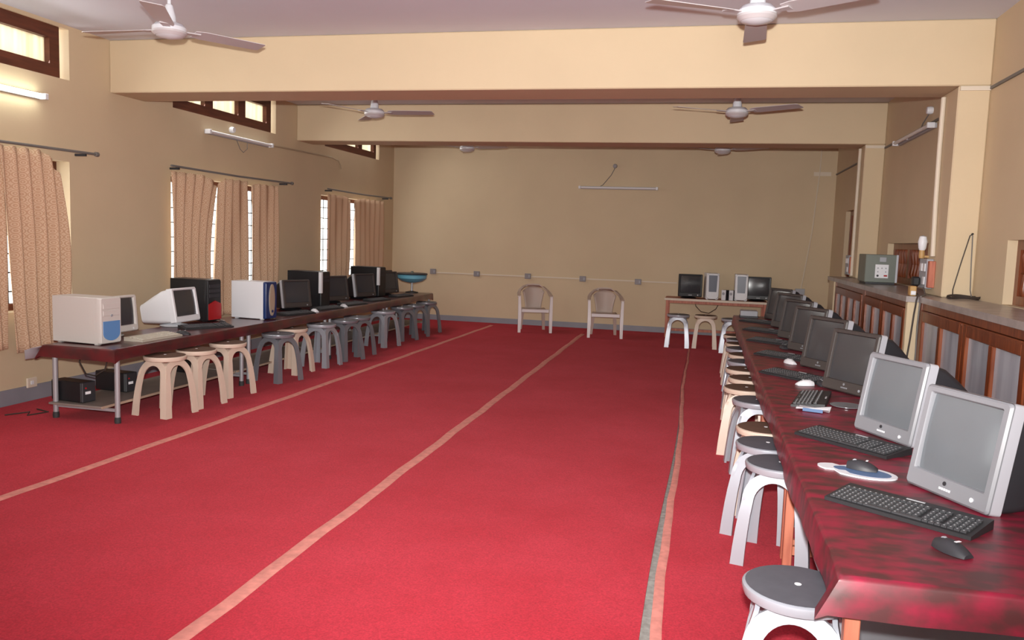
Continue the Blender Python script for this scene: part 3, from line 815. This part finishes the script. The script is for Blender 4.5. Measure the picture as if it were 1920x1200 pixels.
# ------------------------------------------------------------------ computer towers (front faces -Y local)
def make_tower(label, group, case, front, w=.19, d=.42, h=.38, style='plain', accent=None):
    t = thing('computer_tower', label, 'computer', (0, 0, 0), 0, group)
    m = MB().box(-w/2, w/2, .03, d, .008, h, .004)
    m.box(-w/2-.001, -w/2, .06, d-.03, .03, h-.03).box(w/2, w/2+.001, .06, d-.03, .03, h-.03)
    for sx in (-1, 1):
        for y in (.06, d-.05): m.box(sx*w*.36-.015, sx*w*.36+.015, y-.015, y+.015, 0, .009)
    obj('case', m, case, t, smooth=40)
    m = MB()
    lo = []
    for y, s in ((.032, 0), (.01, 0), (0, .012)):
        lo.append([(p[0], y, p[1]) for p in rbox_loop(w-s, h-.008-s, .05 if style == 'silver' else .014, 4, 0, h/2+.004)])
    m.loft(lo); fp = obj('front_panel', m, front, t, smooth=40)
    if style == 'drives':
        obj('drive_bay', MB().box(-w*.40, w*.40, -.004, .001, h-.085, h-.045, .002), front, fp)
        obj('drive_bay', MB().box(-w*.40, w*.40, -.004, .001, h-.135, h-.095, .002), front, fp)
        if accent:
            m = MB(); pts = []
            for k in range(13):
                a = PI*k/12; pts.append((-.40*w*math.cos(a), .085-.055*math.sin(a)))
            pts = pts + [(w*.40, h*.5), (-w*.40, h*.5)]
            m.prism(pts, 'y', -.006, .001); obj('lower_grille', m, accent, fp, label='translucent blue lower half of the front' if accent is M['blue'] else None)
        obj('power_button', MB().lathe([(0, -.003), (.010, -.002), (.010, .002), (0, .002)], 12, Matrix.Translation((0, -.006, h*.62)) @ Matrix.Rotation(PI/2, 4, 'X')), M['silver'], fp)
    elif style == 'oval':
        pts = [(w*.23*math.cos(a), h*.52+h*.42*math.sin(a)) for a in [2*PI*k/28 for k in range(28)]]
        obj('oval_bezel', MB().prism(pts, 'y', -.012, .001), M['tan'], fp, label='pale oval strip')
        obj('power_button', MB().lathe([(0, -.002), (.014, -.002), (.014, .003), (0, .003)], 14, Matrix.Translation((0, -.013, h*.22)) @ Matrix.Rotation(PI/2, 4, 'X')), M['navy'], fp)
    elif style == 'red':
        pts = [(-w*.46, .02), (w*.46, .02), (w*.46, h*.42), (0, h*.5), (-w*.46, h*.42)]
        obj('lower_cover', MB().prism(pts, 'y', -.008, .001), accent, fp, label='glossy red lower front')
        for k in range(3): obj('drive_bay', MB().box(-w*.40, w*.40, -.004, .001, h-.08-.045*k, h-.045-.045*k, .002), M['blackm'], fp)
    elif style == 'edge':
        for k in range(2): obj('drive_bay', MB().box(-w*.38, w*.38, -.004, .001, h-.08-.045*k, h-.045-.045*k, .002), M['blackm'], fp)
        obj('silver_strip', MB().box(-w/2-.003, -w/2+.03, -.008, .03, h*.40, h-.005, .002), M['white'], fp, label='bright silver edge strip')
    elif style == 'silver':
        pts = [(-w*.30, h*.30), (w*.30, h*.30), (w*.34, h*.93), (-w*.34, h*.93)]
        obj('drive_cover', MB().prism(pts, 'y', -.006, .001), M['slate'], fp, label='dark slate upper front')
        obj('power_button', MB().lathe([(0, -.002), (.020, -.002), (.020, .004), (0, .004)], 16, Matrix.Translation((0, -.003, h*.2)) @ Matrix.Rotation(PI/2, 4, 'X')), M['white'], fp)
    return t
GT = 'computer towers on the left table'
# towers' fronts face +X (rotation 90 deg)
place(make_tower('beige computer tower with blue lower front at the near end of the left table', GT, M['cream'], M['cream'], .20, .45, .35, 'drives', M['blue']), -4.26, 5.235, ZL, 86)
place(make_tower('black computer tower with glossy red lower front, behind the white monitor', GT, M['black'], M['black'], .19, .44, .40, 'red', M['red']), -4.52, 6.96, ZL, 84)
place(make_tower('white-sided computer tower with blue front and pale oval strip', GT, M['white'], M['navy'], .19, .40, .375, 'oval'), -4.17, 7.40, ZL, 86)
tb = make_tower('large black computer tower with silver edge, behind the third monitor on the left', GT, M['black'], M['black'], .20, .46, .42, 'edge')
place(tb, -4.34, 8.95, ZL, 84)
dup(tb, (-4.40, 10.86, ZL), math.radians(82), 'black computer tower with silver edge in the far half of the left table', GT)

# left monitors (front faces +X)
GML = 'tube monitors on the left table'
ma = make_monitor('beige tube monitor seen edge-on behind the beige tower', GML, M['cream'], M['screend'], M['cream'], None, .36, .29, .36, .04, logo=False, tilt=5)
place(ma, -4.455, 5.62, ZL, 90)
mb_ = make_monitor('white tube monitor seen from the side, between the beige tower and the red-fronted one', GML, M['white'], M['screend'], M['white'], None, .36, .305, .40, .05, logo=False, tilt=10)
place(mb_, -4.45, 6.47, ZL, 90)
mc = make_monitor('black tube monitor with silver left edge, beside the white-sided tower', GML, M['darkbez'], M['screend'], M['black'], M['edgesil'], .36, .31, .36, .04, logo=False)
place(mc, -4.37, 8.36, ZL, 62)
for (x, y, rz), l in zip([(-4.42, 9.52, 68), (-4.40, 10.34, 66), (-4.40, 11.22, 68), (-4.62, 11.58, 66)],
        ['dark tube monitor just past the large black tower on the left', 'dark tube monitor in front of the far black tower on the left', 'tube monitor with silver edge third from the far end objects on the left table', 'dark tube monitor beside the light blue device at the far end']):
    dup(mc, (x, y, ZL), math.radians(rz), l, GML)
GKL = 'keyboards on the left table'
kb = make_keyboard('beige keyboard in front of the beige tower on the left table', GKL, M['kbdb'], M['keyb'], M['tan']); place(kb, -4.215, 5.66, ZL, 88)
kc = make_keyboard('black keyboard in front of the white monitor on the left', GKL, M['kbd'], M['key'], M['glyph'], .45, .15); place(kc, -4.285, 6.47, ZL, 60)
for (y, rz), l in zip([(7.98, 76), (8.72, 80), (9.42, 80), (10.2, 80), (11.1, 80)],
     ['black keyboard in front of the silver-edged monitor on the left', 'black keyboard in front of the large black tower on the left', 'black keyboard right past the large black tower on the left', 'black keyboard in front of the far black tower on the left', 'farthest black keyboard on the left table']):
    dup(kc, (-4.20, y, ZL), math.radians(rz), l, GKL)
dup(mo1, (-4.16, 5.96, ZL), math.radians(100), 'black mouse at the end of the beige keyboard', GMo)
dup(mo1, (-4.33, 6.80, ZL), math.radians(60), 'black mouse in front of the red-fronted tower', GMo)
dup(mo2, (-4.17, 8.34, ZL), math.radians(60), 'pale mouse in front of the silver-edged monitor on the left', GMo)
dup(mo2, (-4.17, 9.10, ZL), math.radians(60), 'pale mouse below the silver edge of the large black tower', GMo)

# light blue device on a stem
fan = thing('desk_fan', 'light blue round device on a thin stem at the far end of the left table', 'desk fan', (-4.36, 11.97, ZL))
m = MB().lathe([(.0, .15), (.06, .155), (.16, .18), (.222, .225), (.228, .27), (.20, .29), (.0, .292)], 28); obj('shell', m, M['skyblue'], fan)
m = MB().lathe([(.20, .288), (.236, .282), (.240, .296), (.225, .305), (.20, .305)], 28); obj('rim', m, M['blackm'], fan)
obj('stem', MB().tube([(0, 0, .02), (0, 0, .17)], .016, 10), M['steel'], fan)
obj('base', MB().lathe([(.10, 0), (.10, .012), (.03, .028), (.0, .03)], 24), M['blackm'], fan)
obj('knob', MB().lathe([(.025, .29), (.03, .30), (.02, .33), (0, .335)], 14), M['green'], fan)

# power units on the low shelf
def ups(x, y, rz, label, h=.155):
    t = thing('power_backup_unit', label, 'power unit', (x, y, zt+.1225), math.radians(rz), 'black power units on the low shelf')
    obj('case', MB().box(-.06, .06, .012, .31, .004, h, .006), M['black'], t)
    f_ = obj('front_panel', MB().box(-.06, .06, -.004, .014, .004, h, .006), M['blackm'], t)
    obj('badge', MB().box(-.035, .012, -.006, -.003, h*.42, h*.55), M['label'], f_, smooth=None)
    obj('power_light', MB().lathe([(0, 0), (.007, 0), (.007, .003), (0, .003)], 10, Matrix.Translation((-.03, -.004, h*.72)) @ Matrix.Rotation(PI/2, 4, 'X')), M['red'], f_)
ups(-4.385, 5.14, 82, 'black power unit with white badge on the low shelf, nearest the table end')
ups(-4.38, 5.60, 84, 'black power unit on the low shelf behind the nearest beige stool')
ups(-4.37, 6.55, 84, 'black power unit on the low shelf behind the third beige stool')

# ------------------------------------------------------------------ end table with computers
et = thing('table', 'small red-brown table with pale top against the end wall', 'table', (.17, 13.04, zt), math.radians(0))
H = .62
obj('tabletop', MB().box(-.72, .80, -.24, .26, H-.03-zt, H-zt, .003), M['redwood'], et, smooth=None)
obj('top_edge', MB().box(-.725, .805, -.252, -.2402, H-.032-zt, H+.001-zt), M['trimw'], et, smooth=None, label='pale front edge')
for x in (-.68, .76):
    for y in (-.20, .22): obj('leg', MB().box(x-.022, x+.022, y-.022, y+.022, 0, H-.03-zt, .003), M['redwood'], et, smooth=None)
obj('apron', MB().box(-.655, .735, -.21, -.19, H-.075-zt, H-.031-zt).box(-.655, .735, .21, .23, .06, .10), M['redwood'], et, smooth=None)
ZE = H+.0015
GEm = 'computers on the end table'
me_ = make_monitor('black tube monitor at the left of the small end-wall table', GEm, M['black'], M['screend'], M['black'], None, .36, .345, .32, .03, tilt=2)
place(me_, -.175, 12.87, ZE, 10)
dup(me_, (.93-.10, 12.90, ZE), math.radians(2), 'black tube monitor at the right of the small end-wall table, half hidden', GEm)
te = make_tower('silver-fronted computer tower next to the left black monitor on the end table', GEm, M['white'], M['white'], .19, .38, .40, 'silver')
place(te, .155, 12.84, ZE, 6)
dup(te, (.575, 12.84, ZE), math.radians(0), 'silver-fronted computer tower beside the right black monitor on the end table', GEm)
def speaker(x, label):
    t = thing('speaker', label, 'speaker', (x, 12.86, ZE), math.radians(-28), 'small speakers on the end table')
    obj('cabinet', MB().box(-.035, .035, .0, .11, 0, .155, .004), M['blackm'], t)
    f_ = obj('front_panel', MB().box(-.035, .035, -.012, -.0002, .0, .155, .004), M['white'], t)
    obj('cone', MB().lathe([(.022, 0), (.022, .003), (.012, .001), (0, .002)], 16, Matrix.Translation((0, -.012, .10)) @ Matrix.Rotation(PI/2, 4, 'X')), M['lampgrey'], f_)
speaker(.325, 'small black and white speaker next to the left silver tower'); speaker(.435, 'small black and white speaker next to the right silver tower')

# ------------------------------------------------------------------ plastic armchairs
def make_chair(label):
    t = thing('plastic_armchair', label, 'chair', (0, 0, 0), 0, 'plastic armchairs by the end wall')
    sh = .41
    m = MB(); g = []
    for j in range(9):
        v = j/8; row = []
        for i in range(11):
            u = i/10*2-1
            w = .225-.03*v
            row.append((u*w, -.22+.43*v, sh+.012*u*u - .018*math.sin(v*PI)-.01*v))
        g.append(row)
    m.loft(g, cap=False, closed=False)
    s = obj('seat', m, M['chair'], t, smooth=60); s.modifiers.new('thick', 'SOLIDIFY').thickness = .012
    m = MB(); g = []      # central back panel, fanning up
    for j in range(11):
        v = j/10; z = sh-.02+.40*v; row = []
        for i in range(13):
            u = i/12*2-1
            w = .135+.075*v**1.5
            if v > .8: w *= 1-.5*((v-.8)/.2)**2*.55
            row.append((u*w, .205+.075*v-.05*u*u*(.4+v), z+(-.045*u*u if v > .85 else 0)))
        g.append(row)
    m.loft(g, cap=False, closed=False)
    b = obj('backrest', m, M['chair'], t, smooth=60); b.modifiers.new('thick', 'SOLIDIFY').thickness = .010
    # arms sweep from the back top round to the front legs
    for s_ in (1, -1):
        pts = [(0, .285, .815), (s_*.10, .280, .81), (s_*.18, .25, .78), (s_*.238, .17, .725), (s_*.262, .05, .68), (s_*.268, -.08, .655), (s_*.27, -.19, .64)]
        m = MB(); L = []
        for i, p in enumerate(pts):
            w = .028; hh = .011
            nx = Vector((1, 0, 0)) if i > 3 else (Vector((.7, s_*.7, 0)) if i > 1 else Vector((0, .8, -.6)))
            p = Vector(p)
            L.append([p+nx*w+Vector((0, 0, -hh)), p+nx*w+Vector((0, 0, hh)), p-nx*w+Vector((0, 0, hh)), p-nx*w+Vector((0, 0, -hh))])
        m.loft(L); obj('arm', m, M['chair'], t, smooth=45)
    for sx in (1, -1):
        m = MB(); L = []
        for (x, y, z, w, d) in ((.262, -.245, 0, .022, .026), (.258, -.235, .25, .027, .032), (.262, -.215, .45, .024, .03), (.268, -.185, .635, .020, .026)):
            L.append([(sx*(x-w), y-d, z), (sx*(x+w), y-d, z), (sx*(x+w), y+d, z), (sx*(x-w), y+d, z)])
        m.loft(L); obj('leg', m, M['chairw'], t, smooth=30)
        m = MB(); L = []
        for (x, y, z, w, d) in ((.20, .27, 0, .022, .022), (.185, .225, .25, .027, .028), (.17, .20, .40, .03, .03)):
            L.append([(sx*(x-w), y-d, z), (sx*(x+w), y-d, z), (sx*(x+w), y+d, z), (sx*(x-w), y+d, z)])
        m.loft(L); obj('leg', m, M['chair'], t, smooth=30)
    fr = MB().box(-.225, .225, -.228, -.212, sh-.05, sh+.002)
    obj('front_apron', fr, M['chairw'], t, smooth=None)
    return t
ch = make_chair('dull pink plastic armchair with pale legs, left of the pair by the end wall'); place(ch, -2.55, 12.58, zt, 17); ch.scale = (.93, .93, .87)
dup(ch, (-1.42, 12.42, zt), math.radians(10), 'dull pink plastic armchair with pale legs, right of the pair by the end wall')

# ------------------------------------------------------------------ ceiling fans
def make_fan(label):
    t = thing('ceiling_fan', label, 'ceiling fan', (0, 0, 0), 0, 'ceiling fans')
    zh = 2.735-ZC
    obj('downrod', MB().tube([(0, 0, zh+.05), (0, 0, -.01)], .012, 10), M['whitew'], t)
    obj('canopy', MB().lathe([(.0, -.001), (.05, -.002), (.045, -.03), (.022, -.075), (.013, -.08)], 20), M['whitew'], t)
    obj('motor_canopy', MB().lathe([(.013, zh+.17), (.022, zh+.165), (.042, zh+.09), (.045, zh+.05)], 20), M['whitew'], t)
    mo = obj('motor', MB().lathe([(.04, zh+.055), (.085, zh+.045), (.108, zh+.02), (.108, zh-.012), (.085, zh-.035), (.03, zh-.05), (0, zh-.052)], 28), M['whitew'], t)
    obj('trim_ring', MB().lathe([(.1085, zh-.004), (.1085, zh-.016), (.09, zh-.035), (.087, zh-.035)], 28, cap=False), M['blade'], mo)
    for k in range(3):
        R = Matrix.Rotation(2*PI*k/3, 4, 'Z')
        m = MB(); L = []
        for (r, w, tw) in ((.16, .048, .20), (.22, .062, .20), (.42, .066, .16), (.63, .070, .12), (.65, .060, .12)):
            L.append([(r, -w, zh+.012+w*tw), (r, w, zh+.012-w*tw), (r, w, zh+.008-w*tw), (r, -w, zh+.008+w*tw)])
        m.loft(L, mat=R); bl = obj('blade', m, M['blade'], t, smooth=25)
        m = MB(); m.loft([[(.085, -.02, zh+.010), (.085, .02, zh+.010), (.085, .02, zh+.003), (.085, -.02, zh+.003)], [(.20, -.03, zh+.013), (.20, .03, zh+.009), (.20, .03, zh+.002), (.20, -.03, zh+.005)]], mat=R)
        obj('blade_iron', m, M['blade'], bl, smooth=None)
    return t
fl2 = ['white ceiling fan at upper left, above the lit tube lamp', 'white ceiling fan cut off by the top edge of the photo', 'white ceiling fan between the two beams on the left', 'white ceiling fan between the two beams on the right', 'farthest white ceiling fan on the left, half hidden by the second beam', 'farthest white ceiling fan on the right, half hidden by the second beam']
fp_ = [(-3.51, 4.9, 57), (.214, 4.9, 88), (-3.526, 8.4, 3), (.234, 8.4, 88), (-3.454, 11.7, 106), (.169, 11.7, 89)]
f0 = make_fan(fl2[0])
for i, (x, y, a) in enumerate(fp_):
    if i == 0: f0.location = (x, y, ZC); f0.rotation_euler = (0, 0, math.radians(a))
    else: dup(f0, (x, y, ZC), math.radians(a), fl2[i])

# ------------------------------------------------------------------ tube lamps
def tube_lamp(axis, p, L, label, lit=False, sgn=1, holder=False):
    """axis: 'y' along a side wall (sgn = direction into the room) or 'x' on the end wall"""
    t = thing('tube_lamp', label, 'lamp', p, {'yL': 0, 'yR': PI, 'x': -PI/2}[axis], 'fluorescent tube lamps')
    # local: wall at x=0, room toward +x, length along y
    obj('batten', MB().box(.001, .035, -L/2, L/2, -.022, .022, .003), M['batten'], t, smooth=None)
    for s_ in (1, -1): obj('lamp_holder', MB().box(.02, .085, s_*(L/2)-.018, s_*(L/2)+.018, -.024, .024, .004), M['white'], t)
    obj('tube', MB().tube([(.065, -L/2+.02, 0), (.065, L/2-.02, 0)], .017, 12), M['tube'] if lit else M['tubeoff'], t)
    obj('starter', MB().lathe([(.014, 0), (.014, .035), (.008, .04)], 12, Matrix.Translation((.036, -L*.18, .0)) @ Matrix.Rotation(PI/2, 4, 'Y')), M['white'], t)
    return t
tube_lamp('yL', (XL, 5.06, 2.455), 1.24, 'lit white tube lamp at the left edge, under the high window', True)
tl = tube_lamp('yL', (XL, 8.58, 2.478), 1.30, 'unlit grey tube lamp on the left wall above the middle window')
m = MB().lathe([(.03, 0), (.036, .02), (.03, .05), (.0, .055)], 16, Matrix.Translation((XL+.0005, 8.43, 2.56)) @ Matrix.Rotation(PI/2, 4, 'Y')); 
cr = tag(obj('ceiling_rose', m, M['white']), 'white round wiring box above the unlit lamp on the left wall', 'wiring box', 'round wiring boxes')
tube_lamp('x', (-1.41, YE, 2.315), 1.24, 'unlit tube lamp in the middle of the end wall')
tube_lamp('yR', (XR, 8.53, 2.545), 1.34, 'unlit tube lamp high on the right wall between the two pillars')
def small(name, mb, mat, label, cat, group=None, **k): return tag(obj(name, mb, mat, **k), label, cat, group)
m = MB().lathe([(.03, 0), (.036, .02), (.03, .05), (.0, .055)], 16, Matrix.Translation((-1.474, YE-.0005, 2.665)) @ Matrix.Rotation(PI/2, 4, 'X'))
small('wiring_box', m, M['socket'], 'small grey round wiring box above the end-wall lamp', 'wiring box', 'round wiring boxes')
m = MB().lathe([(.03, 0), (.036, .02), (.03, .05), (.0, .055)], 16, Matrix.Translation((XR-.0005, 8.05, 2.70)) @ Matrix.Rotation(-PI/2, 4, 'Y'))
small('wiring_box', m, M['white'], 'white round wiring box above the right-wall lamp', 'wiring box', 'round wiring boxes')
small('lamp_cable', MB().tube([(-1.474, YE-.03, 2.63), (-1.53, YE-.02, 2.52), (-1.66, YE-.02, 2.36), (-1.70, YE-.02, 2.337)], .006, 6), M['wireg'], 'thin cable from the round box down to the end-wall lamp', 'cable')
small('lamp_cable', MB().tube([(XR-.03, 8.06, 2.665), (XR-.05, 8.15, 2.60), (XR-.03, 8.3, 2.575)], .006, 6), M['wireg'], 'thin cable from the round box to the right-wall lamp', 'cable')
small('wall_cable', MB().tube([(XL+.012, 9.24, 2.49), (XL+.012, 10.4, 2.505), (XL+.012, 11.0, 2.515), (XL+.012, 11.22, 2.49), (XL+.012, 11.29, 2.43), (XL+.012, 11.31, 2.38)], .010, 8), M['conduit'], 'thin grey conduit running along the left wall from the unlit lamp and bending down', 'conduit')
small('hanging_wire', MB().tube([(XL+.04, 8.50, 2.45), (XL+.05, 8.55, 2.36), (XL+.05, 8.62, 2.33), (XL+.05, 8.70, 2.38), (XL+.04, 8.72, 2.45)], .004, 6), M['wireg'], 'loop of loose wire hanging below the unlit left-wall lamp', 'wire')

# end-wall sockets along the casing
for k, (x, z, l) in enumerate([(-4.513, .842, 'leftmost grey socket on the end-wall casing, above the table end'), (-3.735, .833, 'second grey socket from the left on the end-wall casing'), (-2.848, .831, 'grey socket on the end-wall casing above the left armchair'), (-1.924, .827, 'grey socket on the end-wall casing just left of the right armchair'), (-1.019, .818, 'grey socket on the end-wall casing just right of the armchairs')]):
    t = thing('wall_socket', l, 'socket', (x, YE-.0125, z), 0, 'sockets along the end wall')
    obj('plate', MB().box(-.052, .052, -.022, 0, -.045, .045, .004), M['socket'], t)
    obj('switch', MB().box(.012, .036, -.028, -.021, -.02, .02, .002), M['lampgrey'], t)
t = thing('wall_socket', 'white socket low on the left wall behind the near table leg', 'socket', (XL+.0, 5.52, .155), 0)
obj('plate', MB().box(.0125, .03, -.05, .05, -.035, .045, .004), M['trimw'], t); obj('switch', MB().box(.029, .036, -.02, .01, -.01, .02, .002), M['white'], t)
small('switch_box', MB().box(1.41, 1.55, YE-.04, YE-.0005, .73, .82, .004), M['lampgrey'], 'pale grey box low on the end wall at the right, behind the last monitors', 'switch box')
small('wall_conduit', MB().tube([(1.66, YE-.01, 2.95), (1.655, YE-.01, 2.6), (1.64, YE-.01, 2.4), (1.60, YE-.01, 1.7), (1.50, YE-.01, .86), (1.495, YE-.01, .822)], .008, 8), M['trimw'], 'thin pale conduit down the right side of the end wall', 'conduit')

# pillar electrics
small('pillar_conduit', MB().tube([(1.672, 6.80, 2.60), (1.672, 6.80, 2.2), (1.672, 6.78, 1.8), (1.672, 6.74, 1.42)], .017, 10), M['trimw'], 'white plastic conduit down the side of the near pillar', 'conduit', 'pillar conduits')
small('pillar_conduit', MB().tube([(1.672, 10.17, 2.60), (1.672, 10.17, 1.8), (1.672, 10.15, 1.15)], .017, 10), M['trimw'], 'white plastic conduit down the side of the far pillar', 'conduit', 'pillar conduits')
sw = thing('switchboard', 'grey switchboard with plugs on the side of the near pillar', 'switchboard', (1.69, 6.86, 1.285), 0)
obj('plate', MB().box(-.05, -.0005, -.10, .11, -.11, .115, .005), M['lampgrey'], sw)
for dy, dz in ((-.05, .05), (.04, .05), (-.05, -.05)): obj('socket', MB().box(-.058, -.049, dy-.032, dy+.032, dz-.03, dz+.03, .003), M['white'], sw)
obj('box_side', MB().box(-.045, -.0005, -.16, -.105, -.10, .10, .004), M['redwood'], sw, label='red-brown wooden side block')
dup(sw, (1.69, 10.31, 1.27), 0, 'grey switchboard with plugs low on the side of the far pillar')
for q_ in (sw,): q_['group'] = 'pillar switchboards'
bl = thing('lamp_holder', 'white bulb holder on a bracket above the switchboard on the near pillar', 'lamp holder', (1.64, 6.93, 1.42), 0)
obj('bulb', MB().lathe([(.0, .16), (.025, .15), (.034, .11), (.028, .06), (.018, .04)], 16), M['white'], bl)
obj('holder', MB().lathe([(.02, .045), (.022, .0), (.018, -.018)], 14).box(0, .0495, -.008, .008, -.012, .004), M['brass'], bl)
pg = thing('plug', 'black plug with dangling cable in the switchboard of the near pillar', 'plug', (0, 0, 0))
obj('plug_body', MB().box(1.575, 1.6285, 6.86, 6.93, 1.19, 1.26, .010), M['black'], pg)
obj('cable', MB().tube([(1.60, 6.89, 1.192), (1.58, 6.80, 1.145), (1.535, 6.49, 1.138), (1.522, 6.472, 1.10), (1.520, 6.478, 1.06), (1.516, 6.488, 1.0), (1.503, 6.49, .8), (1.490, 6.49, .66), (1.49, 6.49, .3)], .0065, 8), M['wire'], pg)
small('hanging_cable', MB().tube([(1.64, 6.80, 1.18), (1.61, 6.60, 1.138), (1.55, 6.475, 1.128), (1.545, 6.470, 1.06), (1.545, 6.490, .9), (1.549, 6.490, .72), (1.544, 6.490, .35)], .006, 8), M['wireg'], 'thin dark cable hanging down the right edge of the cream pier between the cabinets', 'cable')
cb = thing('adapter', 'pale brown adapter on the worktop edge below the switchboard', 'adapter', (0, 0, 0))
obj('adapter_body', MB().box(1.485, 1.53, 6.52, 6.59, 1.128, 1.20, .006), M['brass'], cb)
obj('pin_plate', MB().box(1.49, 1.525, 6.513, 6.5195, 1.135, 1.165, .003), M['white'], cb)
# wire coil on the worktop, hung from a nail
wc = thing('wire_coil', 'coil of dark wire on the stone worktop, hung from a nail in the pillar', 'wire', (1.80, 6.38, 1.128))
for k in range(3):
    m = MB().tube([(.10*math.cos(a)*(1+.08*k)+.01*k, .085*math.sin(a)*(1-.05*k)+.005*k, .006+.008*k+.004*math.sin(3*a+k)) for a in [2*PI*i/26 for i in range(26)]], .0045, 6, closed=True)
    obj('loop', m, M['wire'], wc)
obj('lead', MB().tube([(-.05, .06, .015), (-.04, .105, .06), (.0, .112, .25), (.045, .114, .45), (.058, .114, .458)], .004, 6), M['wire'], wc)
obj('lead', MB().tube([(.07, .05, .015), (.075, .107, .06), (.068, .112, .25), (.062, .114, .45), (.058, .114, .458)], .004, 6), M['wireg'], wc)
obj('nail', MB().tube([(.058, .1195, .46), (.058, .10, .463)], .007, 8), M['black'], wc)
# cables under the tables
small('table_cable', MB().tube([(-4.62, 5.35, .52), (-4.60, 5.30, .40), (-4.52, 5.27, .32), (-4.44, 5.27, .31), (-4.36, 5.28, .36), (-4.34, 5.30, .48), (-4.335, 5.30, .53)], .006, 6), M['wire'], 'looped dark cable hanging under the near end of the left table', 'cable')
small('table_cable', MB().tube([(-.10, 13.0, .585), (-.08, 13.0, .50), (.0, 13.0, .42), (.12, 13.0, .40), (.22, 13.0, .47), (.27, 13.0, .57)], .006, 6), M['wire'], 'looped dark cable hanging under the small end-wall table', 'cable')
small('floor_cable', MB().tube([(-5.0, 5.0, zt+.006), (-4.92, 5.15, zt+.006), (-4.85, 5.05, zt+.006), (-4.80, 5.2, zt+.006), (-4.95, 5.25, zt+.006)], .005, 6), M['wire'], 'loose dark cable on the carpet by the back leg of the left table', 'cable')

# grey-green stabilizer on the worktop
gb = thing('voltage_stabilizer', 'grey-green metal box with white control panel on the far worktop', 'stabilizer', (1.665, 8.50, 1.128))
obj('case', MB().box(-.145, .145, .0, .36, .018, .285, .005), M['green'], gb)
obj('foot', MB().box(-.13, .13, .02, .34, 0, .018), M['blackm'], gb, smooth=None)
pn = obj('control_panel', MB().box(-.055, .065, -.004, -.0003, .06, .19, .002), M['white'], gb, label='white control panel')
for dx, dz in ((-.03, .155), (.005, .155), (.04, .155), (-.03, .12), (.04, .12)): obj('knob', MB().lathe([(.007, 0), (.006, .006), (0, .007)], 10, Matrix.Translation((dx, -.004, dz)) @ Matrix.Rotation(PI/2, 4, 'X')), M['lampgrey'], pn)
obj('knob', MB().lathe([(.011, 0), (.009, .010), (0, .011)], 12, Matrix.Translation((-.03, -.004, .082)) @ Matrix.Rotation(PI/2, 4, 'X')), M['blackm'], pn)
obj('knob', MB().box(.025, .055, -.008, -.004, .076, .09), M['red'], pn)
obj('meter', MB().box(-.02, .04, -.006, -.0003, .215, .26, .003), M['lampgrey'], gb)
obj('edge_strip', MB().box(.128, .146, -.005, -.0003, .02, .285), M['edgesil'], gb, label='bright edge strip')

# ------------------------------------------------------------------ lights
w = bpy.data.worlds.new('world'); sc.world = w; w.use_nodes = True
bg = w.node_tree.nodes['Background']; bg.inputs['Color'].default_value = (1., .98, .94, 1); bg.inputs['Strength'].default_value = 4.7
def area(name, loc, rot, sx, sy, power, col=(1, 1, 1), spread=PI):
    l = bpy.data.lights.new(name, 'AREA'); l.shape = 'RECTANGLE'; l.size = sx; l.size_y = sy; l.energy = power; l.color = col; l.spread = spread
    o = bpy.data.objects.new(name, l); COL.objects.link(o); o.location = loc; o.rotation_euler = rot; return o
# camera flash, just above the lens
fl = bpy.data.lights.new('camera_flash', 'SPOT'); fl.energy = 1780; fl.spot_size = math.radians(100); fl.spot_blend = 1.; fl.shadow_soft_size = .03; fl.color = (1, .975, .945)
fo2 = bpy.data.objects.new('camera_flash', fl); COL.objects.link(fo2); fo2.matrix_world = camo.matrix_world @ Matrix.Rotation(math.radians(10), 4, 'X'); fo2.location = (-.01, -.02, CAM_H+.14)
# daylight through the high windows and curtained windows of the left wall
for (a, b, z0, z1) in VEN:
    area('ventilator_daylight', (XL+.02, (a+b)/2, (z0+z1)/2-.02), (0, -PI*.31, 0), z1-z0-.2, b-a-.3, 16, (1, .97, .92), PI*.8)

sc.view_settings.view_transform = 'Standard'; sc.view_settings.look = 'None'; sc.view_settings.gamma = 1.; sc.view_settings.exposure = 0.
sc.cycles.max_bounces = 8; sc.cycles.diffuse_bounces = 5
